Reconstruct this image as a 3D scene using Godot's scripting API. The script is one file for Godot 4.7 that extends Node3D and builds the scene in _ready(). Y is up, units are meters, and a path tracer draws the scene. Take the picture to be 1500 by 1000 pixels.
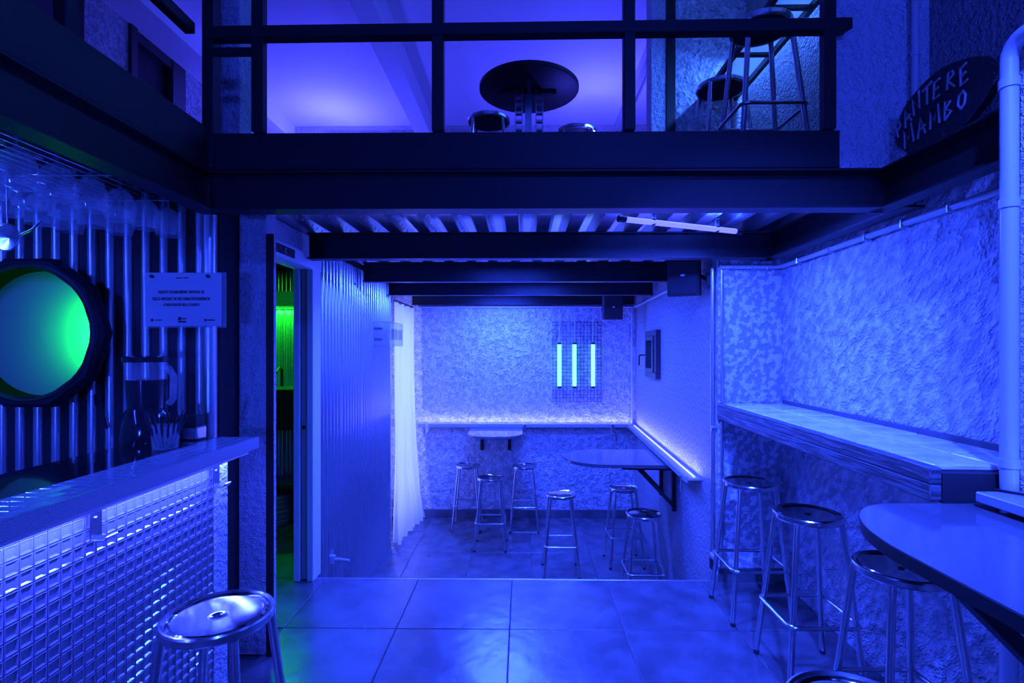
extends Node3D
# A two-level bar lit by blue LED strips. X right, Y up, and d (metres into the picture) = -Z. The camera stands at the origin, 1.47 m above the upper floor.

const EYE := 1.47
const LOW := -0.60          # level of the sunken back room
const MEZ := 2.33           # mezzanine floor
const TOP := 4.32           # ceiling
const BACK := 6.47          # back wall
var M := {}
var used := {}
var rng := RandomNumberGenerator.new()


# ------------------------------------------------------------------ mesh builder
class MB:
	var v := PackedVector3Array()
	var n := PackedVector3Array()
	var t := PackedVector2Array()
	var ix := PackedInt32Array()
	var uv_turn := 0.0
	var uv_off := Vector2.ZERO

	func vert(p: Vector3, nn: Vector3, uv := Vector2.ZERO) -> int:
		v.append(p)
		n.append(nn)
		t.append(uv.rotated(uv_turn) + uv_off)
		return v.size() - 1

	func tri(a: int, b: int, c: int) -> void:   # a b c counter-clockwise from outside
		ix.append_array([a, c, b])

	func poly(pts: Array, out: Vector3) -> void:  # a flat convex face, turned towards out
		var nn: Vector3 = (pts[1] - pts[0]).cross(pts[pts.size() - 1] - pts[0]).normalized()
		var p := pts.duplicate()
		if nn.dot(out) < 0:
			p.reverse()
			nn = -nn
		var ux := Vector3.UP.cross(nn)
		if ux.length() < 0.1:
			ux = Vector3.RIGHT
		ux = ux.normalized()
		var uy := nn.cross(ux)
		var first := v.size()
		for q in p:
			vert(q, nn, Vector2(ux.dot(q), -uy.dot(q)))
		for i in range(1, p.size() - 1):
			tri(first, first + i, first + i + 1)

	func box(c: Vector3, s: Vector3, bev := 0.0, b := Basis()) -> MB:
		var h := s / 2.0
		bev = minf(bev, minf(h.x, minf(h.y, h.z)) * 0.9)
		var P := func(sg: Vector3, ax: int) -> Vector3:
			var q := Vector3(sg.x * (h.x - bev), sg.y * (h.y - bev), sg.z * (h.z - bev))
			q[ax] = sg[ax] * h[ax]
			return c + b * q
		for ax in 3:
			var a1 := (ax + 1) % 3
			var a2 := (ax + 2) % 3
			for s0 in [-1.0, 1.0]:
				var pts := []
				for k in [[-1.0, -1.0], [1.0, -1.0], [1.0, 1.0], [-1.0, 1.0]]:
					var sg := Vector3.ZERO
					sg[ax] = s0
					sg[a1] = k[0]
					sg[a2] = k[1]
					pts.append(P.call(sg, ax))
				var o := Vector3.ZERO
				o[ax] = s0
				poly(pts, b * o)
				if bev > 0.0:
					for s1 in [-1.0, 1.0]:  # the edge between faces ax and a1
						var e := []
						for k2 in [[-1.0, ax], [1.0, ax], [1.0, a1], [-1.0, a1]]:
							var sg := Vector3.ZERO
							sg[ax] = s0
							sg[a1] = s1
							sg[a2] = k2[0]
							e.append(P.call(sg, k2[1]))
						var oo := Vector3.ZERO
						oo[ax] = s0
						oo[a1] = s1
						poly(e, b * oo)
		if bev > 0.0:
			for i in 8:
				var sg := Vector3(1 if i & 1 else -1, 1 if i & 2 else -1, 1 if i & 4 else -1)
				poly([P.call(sg, 0), P.call(sg, 1), P.call(sg, 2)], b * sg)
		return self

	func span(a: Vector3, b: Vector3, bev := 0.0) -> MB:  # a box between two opposite corners
		return box((a + b) / 2.0, (a - b).abs(), bev)

	func tube(pts: Array, r: float, seg := 10, closed := false, r2 := -1.0) -> MB:
		var m := pts.size()
		var tang := []
		for i in m:
			var a: Vector3 = pts[(i - 1 + m) % m] if closed or i > 0 else pts[i]
			var c: Vector3 = pts[(i + 1) % m] if closed or i < m - 1 else pts[i]
			tang.append((c - a).normalized())
		var side: Vector3 = tang[0].cross(Vector3.UP if absf(tang[0].y) < 0.9 else Vector3.RIGHT).normalized()
		var rows := []
		var length := 0.0
		for i in m + (1 if closed else 0):
			var k := i % m
			var tg: Vector3 = tang[k]
			side = (side - tg * side.dot(tg)).normalized()
			var up := tg.cross(side)
			if i > 0:
				length += (pts[k] - pts[(i - 1) % m]).length()
			var rr := r if r2 < 0 else lerpf(r, r2, float(i) / maxf(1, m - 1))
			var row := []
			for j in seg + 1:
				var a := TAU * j / seg
				var d := side * cos(a) + up * sin(a)
				row.append(vert(pts[k] + d * rr, d, Vector2(float(j) / seg * TAU * r, length)))
			rows.append(row)
		for i in rows.size() - 1:
			for j in seg:
				tri(rows[i][j], rows[i][j + 1], rows[i + 1][j + 1])
				tri(rows[i][j], rows[i + 1][j + 1], rows[i + 1][j])
		if not closed:
			for e in [0, m - 1]:
				var nn: Vector3 = -tang[0] if e == 0 else tang[e]
				var c := vert(pts[e], nn)
				var row := []
				for q in rows[e]:
					row.append(vert(v[q], nn))
				for j in seg:
					if e == 0:
						tri(c, row[j + 1], row[j])
					else:
						tri(c, row[j], row[j + 1])
		return self

	func lathe(prof: Array, seg := 32, at := Vector3.ZERO, b := Basis()) -> MB:  # prof: Vector2(radius, height), outside to the right of the way along it
		var nrm := []
		for i in prof.size() - 1:
			var d: Vector2 = prof[i + 1] - prof[i]
			nrm.append(Vector2(d.y, -d.x).normalized())
		for i in prof.size() - 1:
			var n0: Vector2 = nrm[i]
			var n1: Vector2 = nrm[i]
			if i > 0 and nrm[i - 1].dot(n0) > 0.86:
				n0 = (n0 + nrm[i - 1]).normalized()
			if i < nrm.size() - 1 and nrm[i + 1].dot(n1) > 0.86:
				n1 = (n1 + nrm[i + 1]).normalized()
			var a := []
			var c := []
			for j in seg + 1:
				var an := TAU * j / seg
				var e := Vector3(cos(an), 0, sin(an))
				a.append(vert(at + b * (e * prof[i].x + Vector3.UP * prof[i].y), b * (e * n0.x + Vector3.UP * n0.y), Vector2(float(j) / seg, prof[i].y)))
				c.append(vert(at + b * (e * prof[i + 1].x + Vector3.UP * prof[i + 1].y), b * (e * n1.x + Vector3.UP * n1.y), Vector2(float(j) / seg, prof[i + 1].y)))
			for j in seg:
				tri(a[j], c[j], c[j + 1])
				tri(a[j], c[j + 1], a[j + 1])
		return self

	func prism(pg: PackedVector2Array, y0: float, y1: float, xf := Transform3D(), bev := 0.0) -> MB:  # pg in (x, z), raised along y
		var area := 0.0
		for i in pg.size():
			area += pg[i].cross(pg[(i + 1) % pg.size()])
		if area < 0:
			pg.reverse()
		var m := pg.size()
		var inner := pg
		if bev > 0.0:
			var off := Geometry2D.offset_polygon(pg, -bev, Geometry2D.JOIN_MITER)
			if off.size() == 1 and off[0].size() == m:
				inner = PackedVector2Array()
				for i in m:     # keep the numbering
					var best := 0
					for k in m:
						if off[0][k].distance_to(pg[i]) < off[0][best].distance_to(pg[i]):
							best = k
					inner.append(off[0][best])
			else:
				bev = 0.0
		var L := func(q: Vector2, y: float) -> Vector3: return xf * Vector3(q.x, y, q.y)
		for top in [0, 1]:
			var y := y1 if top else y0
			var nn := xf.basis * (Vector3.UP if top else Vector3.DOWN)
			var first := v.size()
			for q in inner:
				vert(L.call(q, y), nn, q)
			var tr := Geometry2D.triangulate_polygon(inner)
			for i in range(0, tr.size(), 3):
				var A := inner[tr[i]]
				var flip := (inner[tr[i + 1]] - A).cross(inner[tr[i + 2]] - A) > 0
				if flip == (top == 1):
					tri(first + tr[i], first + tr[i + 2], first + tr[i + 1])
				else:
					tri(first + tr[i], first + tr[i + 1], first + tr[i + 2])
		var en := []
		for i in m:
			var d := pg[(i + 1) % m] - pg[i]
			en.append(Vector2(d.y, -d.x).normalized())
		var run := 0.0
		for i in m:
			var k := (i + 1) % m
			var na: Vector2 = en[i]
			var nb: Vector2 = en[i]
			if en[(i - 1 + m) % m].dot(na) > 0.75:
				na = (na + en[(i - 1 + m) % m]).normalized()
			if en[k].dot(nb) > 0.75:
				nb = (nb + en[k]).normalized()
			var ln := pg[i].distance_to(pg[k])
			var bands := [[pg, y0 + bev, pg, y1 - bev, 0.0]]
			if bev > 0.0:
				bands.append([pg, y1 - bev, inner, y1, 1.0])
				bands.append([inner, y0, pg, y0 + bev, -1.0])
			for bd in bands:
				var up: float = bd[4]
				var a3 := (xf.basis * Vector3(na.x, up, na.y)).normalized()
				var b3 := (xf.basis * Vector3(nb.x, up, nb.y)).normalized()
				var p0 := vert(L.call(bd[0][i], bd[1]), a3, Vector2(run, -bd[1]))
				var p1 := vert(L.call(bd[0][k], bd[1]), b3, Vector2(run + ln, -bd[1]))
				var p2 := vert(L.call(bd[2][k], bd[3]), b3, Vector2(run + ln, -bd[3]))
				var p3 := vert(L.call(bd[2][i], bd[3]), a3, Vector2(run, -bd[3]))
				tri(p0, p2, p1)
				tri(p0, p3, p2)
			run += ln
		return self

	func strip(prof: Array, a: Vector3, b: Vector3, ux: Vector3, uy: Vector3, thick := 0.0) -> MB:
		# an open profile (Vector2 in ux, uy) drawn from a to b, both sides; thick gives it a back
		for side in ([0, 1] if thick > 0.0 else [0]):
			var o: Vector3 = uy * (-thick * side)
			var run := 0.0
			for i in prof.size() - 1:
				var d: Vector2 = prof[i + 1] - prof[i]
				var nA := Vector2(-d.y, d.x).normalized()
				var n0 := nA
				var n1 := nA
				if i > 0:
					var e: Vector2 = (prof[i] - prof[i - 1])
					var e2 := Vector2(-e.y, e.x).normalized()
					if e2.dot(nA) > 0.55:
						n0 = (nA + e2).normalized()
				if i < prof.size() - 2:
					var e: Vector2 = (prof[i + 2] - prof[i + 1])
					var e2 := Vector2(-e.y, e.x).normalized()
					if e2.dot(nA) > 0.55:
						n1 = (nA + e2).normalized()
				var s := -1.0 if side else 1.0
				var q0: Vector3 = ux * prof[i].x + uy * prof[i].y + o
				var q1: Vector3 = ux * prof[i + 1].x + uy * prof[i + 1].y + o
				var N0 := (ux * n0.x + uy * n0.y) * s
				var N1 := (ux * n1.x + uy * n1.y) * s
				var ln := (b - a).length()
				var w := d.length()
				var p := [vert(a + q0, N0, Vector2(run, 0)), vert(a + q1, N1, Vector2(run + w, 0)), vert(b + q1, N1, Vector2(run + w, ln)), vert(b + q0, N0, Vector2(run, ln))]
				run += w
				var g := (v[p[1]] - v[p[0]]).cross(v[p[3]] - v[p[0]])
				if g.dot(N0) > 0:
					tri(p[0], p[1], p[2])
					tri(p[0], p[2], p[3])
				else:
					tri(p[0], p[2], p[1])
					tri(p[0], p[3], p[2])
		return self

	func mesh() -> ArrayMesh:
		var a := []
		a.resize(Mesh.ARRAY_MAX)
		a[Mesh.ARRAY_VERTEX] = v
		a[Mesh.ARRAY_NORMAL] = n
		a[Mesh.ARRAY_TEX_UV] = t
		a[Mesh.ARRAY_INDEX] = ix
		var am := ArrayMesh.new()
		am.add_surface_from_arrays(Mesh.PRIMITIVE_TRIANGLES, a)
		return am


# ------------------------------------------------------------------ scene helpers
func P(x: float, y: float, d: float) -> Vector3:
	return Vector3(x, y, -d)


func numbered(nm: String) -> String:
	var k: int = used.get(nm, 0)
	used[nm] = k + 1
	return nm if k == 0 else "%s_%03d" % [nm, k]


func tag(o: Node, label := "", category := "", group := "", kind := "") -> void:
	for kv in [["label", label], ["category", category], ["group", group], ["kind", kind]]:
		if kv[1]:
			o.set_meta(kv[0], kv[1])


func thing(nm: String, label: String, category: String, at := Vector3.ZERO, turn := 0.0, group := "") -> Node3D:
	var o := Node3D.new()
	o.name = numbered(nm)
	add_child(o)
	o.position = at
	o.rotation.y = turn
	tag(o, label, category, group)
	return o


func part(parent: Node, nm: String, shape: Variant, mat: Material, label := "") -> MeshInstance3D:
	var o := MeshInstance3D.new()
	o.name = nm
	o.mesh = shape.mesh() if shape is MB else shape
	o.material_override = mat
	parent.add_child(o, true)
	if label:
		o.set_meta("label", label)
	return o


func solo(nm: String, shape: Variant, mat: Material, label: String, category: String, group := "", kind := "") -> MeshInstance3D:
	var o := part(self, numbered(nm), shape, mat)
	tag(o, label, category, group, kind)
	return o


func struct(nm: String, shape: Variant, mat: Material, label: String, category := "wall") -> MeshInstance3D:
	return solo(nm, shape, mat, label, category, "", "structure")


func lin(r: float, g: float, b: float, a := 1.0) -> Color:
	var c := Color(r, g, b).linear_to_srgb()
	c.a = a
	return c


func area(parent: Node, nm: String, at: Vector3, towards: Vector3, up: Vector3, size: Vector2, col: Color, energy: float) -> AreaLight3D:
	var l := AreaLight3D.new()
	l.name = nm
	parent.add_child(l, true)
	l.basis = Basis.looking_at(towards, up)
	l.position = at
	l.area_size = size
	l.area_normalize_energy = true
	l.light_color = col
	l.light_energy = energy
	l.shadow_enabled = true
	l.area_range = 14.0
	l.area_attenuation = 2.0
	return l


func glow(col: Color, e: float) -> StandardMaterial3D:
	var m := StandardMaterial3D.new()
	m.albedo_color = Color(0.7, 0.7, 0.7)
	m.emission_enabled = true
	m.emission = col
	m.emission_energy_multiplier = e
	m.roughness = 0.4
	return m


func led_strip(parent: Node, a: Vector3, b: Vector3, towards: Vector3, col: Color, energy: float, bright: float, w := 0.012) -> void:
	# a lit tape from a to b (in the parent's axes) and the light it gives, just in front of it
	var along := (b - a).normalized()
	var across := along.cross(towards).normalized()
	var bs := Basis(across, towards, across.cross(towards))
	part(parent, "led_strip", MB.new().box((a + b) / 2.0, Vector3(w, 0.004, a.distance_to(b)), 0.0, bs), glow(col, bright))
	area(parent, "led_strip_light", (a + b) / 2.0 + towards * 0.004, towards, across, Vector2(a.distance_to(b), w), col, energy)


func arc(c: Vector3, x: Vector3, y: Vector3, r: float, a0: float, a1: float, k: int) -> Array:
	var o := []
	for i in k + 1:
		var a := lerpf(a0, a1, float(i) / k)
		o.append(c + (x * cos(a) + y * sin(a)) * r)
	return o


# ------------------------------------------------------------------ textures and materials
func noise(seed_: int, freq: float, kind: int, oct := 3, fract := FastNoiseLite.FRACTAL_FBM, warp := 0.0, warp_f := 0.02) -> FastNoiseLite:
	var f := FastNoiseLite.new()
	f.seed = seed_
	f.frequency = freq
	f.noise_type = kind
	f.fractal_type = fract
	f.fractal_octaves = oct
	if warp > 0.0:
		f.domain_warp_enabled = true
		f.domain_warp_amplitude = warp
		f.domain_warp_frequency = warp_f
		f.domain_warp_fractal_octaves = 2
	return f


func picture(f: FastNoiseLite, size := 512) -> Image:
	var im := f.get_seamless_image(size, size, false, false, 0.12, true)
	im.convert(Image.FORMAT_RGBA8)
	return im


func grade(im: Image, lo: Color, hi: Color, a := 0.0, b := 1.0) -> ImageTexture:
	var w := im.get_width()
	var o := Image.create_empty(w, w, false, Image.FORMAT_RGBA8)
	for y in w:
		for x in w:
			var t := clampf((im.get_pixel(x, y).r - a) / (b - a), 0.0, 1.0)
			o.set_pixel(x, y, lo.lerp(hi, t))
	return ImageTexture.create_from_image(o)


func blend(a: Image, b: Image, k: float) -> Image:
	var w := a.get_width()
	var o := Image.create_empty(w, w, false, Image.FORMAT_RGBA8)
	for y in w:
		for x in w:
			var t := clampf(lerpf(a.get_pixel(x, y).r, b.get_pixel(x, y).r, k), 0, 1)
			o.set_pixel(x, y, Color(t, t, t))
	return o


func terraces(im: Image, fine: Image, steps: float, k: float) -> Image:
	# trowelled plaster: flakes laid over each other, each with a soft edge, and a fine grain
	var w := im.get_width()
	var o := Image.create_empty(w, w, false, Image.FORMAT_RGBA8)
	for y in w:
		for x in w:
			var v := im.get_pixel(x, y).r * steps
			var f := smoothstep(0.35, 0.65, v - floorf(v))
			var t := lerpf((floorf(v) + f) / steps, fine.get_pixel(x, y).r, k)
			o.set_pixel(x, y, Color(t, t, t))
	return o


func mat(grey: float, rough: float, metal := 0.0, spec := 0.5) -> StandardMaterial3D:
	var m := StandardMaterial3D.new()
	m.albedo_color = lin(grey, grey, grey)
	m.roughness = rough
	m.metallic = metal
	m.metallic_specular = spec
	return m


func relief(m: StandardMaterial3D, tex: Texture2D, scale_uv: Vector3, cm: float, triplanar := false) -> StandardMaterial3D:
	m.heightmap_enabled = true
	m.heightmap_texture = tex
	m.heightmap_scale = cm
	m.uv1_scale = scale_uv
	if triplanar:
		m.uv1_triplanar = true
	return m


func make_materials() -> void:
	var S := FastNoiseLite.TYPE_SIMPLEX_SMOOTH
	var fine := picture(noise(3, 0.055, S, 4))
	var strokes := picture(noise(7, 0.022, S, 4, FastNoiseLite.FRACTAL_FBM, 18.0, 0.012))
	var cloud := picture(noise(21, 0.008, S, 5, FastNoiseLite.FRACTAL_FBM, 20.0, 0.01))
	var blot := picture(noise(31, 0.016, S, 4, FastNoiseLite.FRACTAL_FBM, 30.0, 0.02))
	var speck := picture(noise(41, 0.16, S, 2))
	var flake := picture(noise(13, 0.018, S, 4, FastNoiseLite.FRACTAL_FBM, 34.0, 0.03))
	var kh := ImageTexture.create_from_image(terraces(flake, fine, 7.0, 0.28))
	var sh := ImageTexture.create_from_image(blend(strokes, fine, 0.45))
	var bh := ImageTexture.create_from_image(blend(blot, fine, 0.3))
	var w := Color.WHITE
	var knock_c := grade(blend(flake, fine, 0.5), Color(0.78, 0.78, 0.78), w, 0.35, 0.65)
	var blot_c := grade(blot, Color(0.74, 0.74, 0.74), w, 0.47, 0.6)
	var cloud_c := grade(cloud, Color(0.8, 0.8, 0.8), w, 0.2, 0.8)
	var speck_c := grade(speck, Color(0.7, 0.7, 0.7), w, 0.3, 0.65)
	var stroke_c := grade(strokes, Color(0.78, 0.78, 0.78), w, 0.25, 0.75)
	var cl_t := ImageTexture.create_from_image(cloud)

	M.plaster_back = relief(mat(0.55, 0.6), kh, Vector3(1.0, 1.0, 1), 4.0)
	M.plaster_back.albedo_texture = knock_c
	M.plaster_rain = relief(mat(0.55, 0.55), sh, Vector3(4.5, 2.0, 1), 5.0)
	M.plaster_rain.albedo_texture = stroke_c
	var grain := picture(noise(53, 0.11, S, 3))
	var patchy := Image.create_empty(512, 512, false, Image.FORMAT_RGBA8)
	for y in 512:
		for x in 512:
			var k := smoothstep(0.3, 0.62, blot.get_pixel(x, y).r)
			var t := clampf(0.6 * strokes.get_pixel(x, y).r + 0.4 * lerpf(0.62, grain.get_pixel(x, y).r, k), 0, 1)
			patchy.set_pixel(x, y, Color(t, t, t))
	M.plaster_stroke = relief(mat(0.6, 0.5), ImageTexture.create_from_image(patchy), Vector3(0.8, 1.5, 1), 3.2)
	M.plaster_stroke.albedo_texture = stroke_c
	M.plaster_blot = relief(mat(0.6, 0.6), bh, Vector3(2.0, 2.0, 1), 1.0)
	M.plaster_blot.albedo_texture = blot_c
	M.plaster = relief(mat(0.5, 0.7), bh, Vector3(2.6, 2.6, 2.6), 2.2, true)
	M.plaster_rough = relief(mat(0.3, 0.8), sh, Vector3(2.0, 2.0, 2.0), 4.0, true)
	M.paint_white = mat(0.7, 0.55)
	M.ceiling = mat(0.75, 0.7)
	M.black = mat(0.012, 0.45, 0.0, 0.35)
	M.black_matt = mat(0.012, 0.7)
	M.flat_black = mat(0.004, 1.0, 0.0, 0.1)
	M.black_gloss = mat(0.02, 0.12)
	M.rubber = mat(0.015, 0.8)
	M.steel = mat(0.65, 0.2, 1.0)
	M.seat = mat(0.55, 0.1, 1.0)
	M.galv = relief(mat(0.55, 0.34, 1.0), cl_t, Vector3(2, 2, 2), 0.05, true)
	M.sheet = mat(0.55, 0.33, 0.8)
	M.sheet_paint = mat(0.7, 0.25, 0.9)
	M.pvc = mat(0.42, 0.35)
	M.tile = mat(0.115, 0.26, 0.0, 0.65)
	M.tile.albedo_texture = cloud_c
	M.tile.uv1_scale = Vector3(0.9, 0.9, 1)
	relief(M.tile, cl_t, M.tile.uv1_scale, 0.25)
	M.grout = mat(0.08, 0.9)
	M.shelf_tile = mat(0.85, 0.16, 0.0, 0.7)
	M.shelf_tile.albedo_texture = cloud_c
	M.stone = mat(0.15, 0.1)
	M.stone.albedo_texture = speck_c
	M.stone.uv1_scale = Vector3(6, 6, 6)
	M.granite = mat(0.4, 0.35)
	M.granite.albedo_texture = speck_c
	M.granite.uv1_scale = Vector3(4, 4, 4)
	M.granite.uv1_triplanar = true
	M.counter = mat(0.02, 0.05, 0.0, 0.7)
	M.block = mat(0.2, 0.1, 0.0, 0.9)
	M.mosaic = mat(0.4, 0.08, 0.0, 0.8)
	M.wood = relief(mat(0.12, 0.55), sh, Vector3(0.35, 5.0, 1), 0.25)
	M.wood.albedo_texture = grade(strokes, Color(0.6, 0.6, 0.6), w, 0.3, 0.7)
	M.wood_panel = mat(0.03, 0.5)
	M.curtain = mat(0.8, 0.8)
	M.curtain.backlight_enabled = true
	M.curtain.backlight = Color(0.9, 0.9, 0.9)
	M.acrylic = mat(0.8, 0.08)
	M.acrylic.transparency = BaseMaterial3D.TRANSPARENCY_ALPHA
	M.acrylic.albedo_color.a = 0.14
	M.glass = mat(0.9, 0.03)
	M.glass.transparency = BaseMaterial3D.TRANSPARENCY_ALPHA
	M.glass.albedo_color.a = 0.19
	M.pane = mat(0.1, 0.05)
	M.pane.transparency = BaseMaterial3D.TRANSPARENCY_ALPHA
	M.pane.albedo_color.a = 0.15
	M.plate = mat(0.38, 0.35)
	M.ink = mat(0.01, 0.6)
	M.sign_black = relief(mat(0.012, 0.35), bh, Vector3(4, 4, 4), 1.0, true)
	M.carved = mat(0.4, 0.35)
	M.frost = mat(0.85, 0.3)
	M.frost.backlight_enabled = true
	M.frost.backlight = Color(0.9, 0.9, 0.9)
	M.wicker = mat(0.2, 0.6)
	M.disc = mat(0.11, 0.6)


# ------------------------------------------------------------------ furniture
var stool_proto: Node3D


func make_stool(hs: float, dia: float, label: String) -> Node3D:
	var o := thing("bar_stool", label, "stool")
	var r := dia / 2.0
	var k := r / 0.145
	part(o, "seat", MB.new().lathe([Vector2(0.006, hs - 0.018), Vector2(r - 0.014, hs - 0.017), Vector2(r - 0.012, hs - 0.008), Vector2(r - 0.022, hs - 0.003), Vector2(r - 0.027, hs - 0.005), Vector2(r - 0.030, hs - 0.008), Vector2(r - 0.034, hs - 0.0085), Vector2(0.06, hs - 0.0105), Vector2(0.03, hs - 0.011), Vector2(0.009, hs - 0.011), Vector2(0.007, hs - 0.012), Vector2(0.006, hs - 0.018)], 40), M.seat)
	part(o, "seat_rim", MB.new().lathe([Vector2(r - 0.016, hs - 0.027), Vector2(r - 0.003, hs - 0.027), Vector2(r, hs - 0.022), Vector2(r, hs - 0.006), Vector2(r - 0.003, hs - 0.001), Vector2(r - 0.008, hs), Vector2(r - 0.014, hs - 0.004), Vector2(r - 0.016, hs - 0.027)], 40), M.steel)
	part(o, "underside", MB.new().lathe([Vector2(0.0, hs - 0.0245), Vector2(r - 0.017, hs - 0.0245), Vector2(r - 0.017, hs - 0.019), Vector2(0.0, hs - 0.019)], 32), M.black, "black underside of the seat")
	var top := 0.097 * k
	var low := 0.16 * k
	for s in [[-1, -1], [1, -1], [1, 1], [-1, 1]]:
		var a := Vector3(s[0] * top, hs - 0.028, s[1] * top)
		var b := Vector3(s[0] * low, 0.014, s[1] * low)
		var lg := part(o, "leg", MB.new().tube([b, a], 0.0125, 12), M.steel)
		part(lg, "foot_cap", MB.new().tube([b + Vector3(0, -0.014, 0), b, b + (a - b).normalized() * 0.004], 0.0135, 12), M.rubber, "black rubber foot cap")
	var q := lerpf(low, top, 0.285 / hs) + 0.018
	var hr := hs * 0.388
	var cr := 0.035
	var pts := []
	for i in 4:
		var sx := [1, -1, -1, 1][i] as int
		var sz := [1, 1, -1, -1][i] as int
		pts.append_array(arc(Vector3(sx * (q - cr), hr, sz * (q - cr)), Vector3.RIGHT, Vector3.BACK, cr, i * PI / 2, (i + 1) * PI / 2, 5))
	part(o, "footrest", MB.new().tube(pts, 0.009, 10, true), M.steel)
	return o


func place_stool(x: float, base: float, d: float, turn: float, label: String, group: String) -> void:
	var o: Node3D
	if stool_proto == null:
		stool_proto = make_stool(0.735, 0.29, label)
		o = stool_proto
	else:
		o = stool_proto.duplicate()
		o.name = numbered("bar_stool")
		add_child(o)
	o.position = P(x, base, d)
	o.rotation.y = deg_to_rad(turn)
	tag(o, label, "stool", group)


func rounded(x0: float, x1: float, z0: float, z1: float, r: float, which: Array, k := 10) -> PackedVector2Array:
	# a rectangle in plan whose named corners (0 x1z1, 1 x0z1, 2 x0z0, 3 x1z0) are rounded
	var o := PackedVector2Array()
	var c := [Vector2(x1, z1), Vector2(x0, z1), Vector2(x0, z0), Vector2(x1, z0)]
	for i in 4:
		if not i in which:
			o.append(c[i])
			continue
		var s := Vector2([-1, 1, 1, -1][i], [-1, -1, 1, 1][i])
		for j in k + 1:
			var a := i * PI / 2 + PI / 2 * j / k
			o.append(c[i] + s * r + Vector2(cos(a), sin(a)) * r)
	return o


func ibeam(a: Vector3, b: Vector3, h: float, w: float, side: Vector3, tf := 0.009, tw := 0.008) -> MB:
	# a rolled I section from a to b (their points on the middle of the underside), side = across
	var m := MB.new()
	var ln := a.distance_to(b)
	var z := (b - a).normalized()
	var bs := Basis(side, Vector3.UP, side.cross(Vector3.UP))
	var mid := (a + b) / 2.0
	m.box(mid + Vector3.UP * tf / 2, Vector3(w, tf, ln), 0.001, bs)
	m.box(mid + Vector3.UP * (h - tf / 2), Vector3(w, tf, ln), 0.001, bs)
	m.box(mid + Vector3.UP * h / 2, Vector3(tw, h - tf * 1.9, ln), 0.0, bs)
	return m


func right_x(d: float) -> float:    # the long right wall, a little out of square
	return 1.66 + 0.037 * (d - 3.35)


func low_right_x(d: float) -> float:  # the right wall of the sunken room
	return 1.25 + 0.0453 * (d - 3.37)


# ------------------------------------------------------------------ build
func _ready() -> void:
	rng.seed = 5
	var cam := Camera3D.new()
	cam.name = "camera"
	add_child(cam)
	cam.position = Vector3(0, EYE, 0)
	cam.rotation.y = 0.012
	cam.near = 0.05
	cam.far = 60.0
	cam.keep_aspect = Camera3D.KEEP_HEIGHT
	cam.projection = Camera3D.PROJECTION_FRUSTUM
	cam.size = 2.0 * 0.05 * 500.0 / 764.0
	cam.frustum_offset = Vector2(-6.8, 13.0) * 0.05 / 764.0
	cam.current = true

	var we := WorldEnvironment.new()
	we.name = "environment"
	var env := Environment.new()
	env.background_mode = Environment.BG_COLOR
	env.background_color = Color.BLACK
	env.tonemap_mode = Environment.TONE_MAPPER_LINEAR
	env.tonemap_exposure = 1.15
	env.sdfgi_enabled = true
	env.ssao_enabled = true
	env.ssil_enabled = true
	we.environment = env
	add_child(we)

	make_materials()
	large_structure()
	mezzanine()
	lights_and_strips()
	back_room()
	right_side()
	bar()
	door_and_washroom()
	stools()


const BLUE := Color(0.02, 0.055, 1.0)      # linear tints of the lamps
const VIOLET := Color(0.05, 0.052, 1.0)
const SKYBLUE := Color(0.16, 0.2, 1.0)
const CYAN := Color(0.17, 0.92, 1.0)


func L(c: Color) -> Color:
	return c.linear_to_srgb()


func tiles(parent: Node, xs: Array, ds: Array, y: float, skip = null) -> void:
	# floor tiles between the given joints; a few shared meshes per size, each with another piece of the clouded pattern
	var cache := {}
	for i in xs.size() - 1:
		for j in ds.size() - 1:
			var cx: float = (xs[i] + xs[i + 1]) / 2.0
			var cd: float = (ds[j] + ds[j + 1]) / 2.0
			if skip != null and skip.call(cx, cd):
				continue
			var w: float = absf(xs[i + 1] - xs[i]) - 0.004
			var h: float = absf(ds[j + 1] - ds[j]) - 0.004
			var key := "%d %d %d" % [roundi(w * 500), roundi(h * 500), (i * 3 + j * 5) % 4]
			if not cache.has(key):
				var m := MB.new()
				m.uv_off = Vector2(rng.randf(), rng.randf())
				m.uv_turn = (i + j) % 4 * PI / 2
				cache[key] = m.box(Vector3.ZERO, Vector3(w, 0.02, h), 0.0025).mesh()
			var o := part(parent, "tile", cache[key], M.tile)
			o.position = P(cx, y - 0.01, cd)


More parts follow.
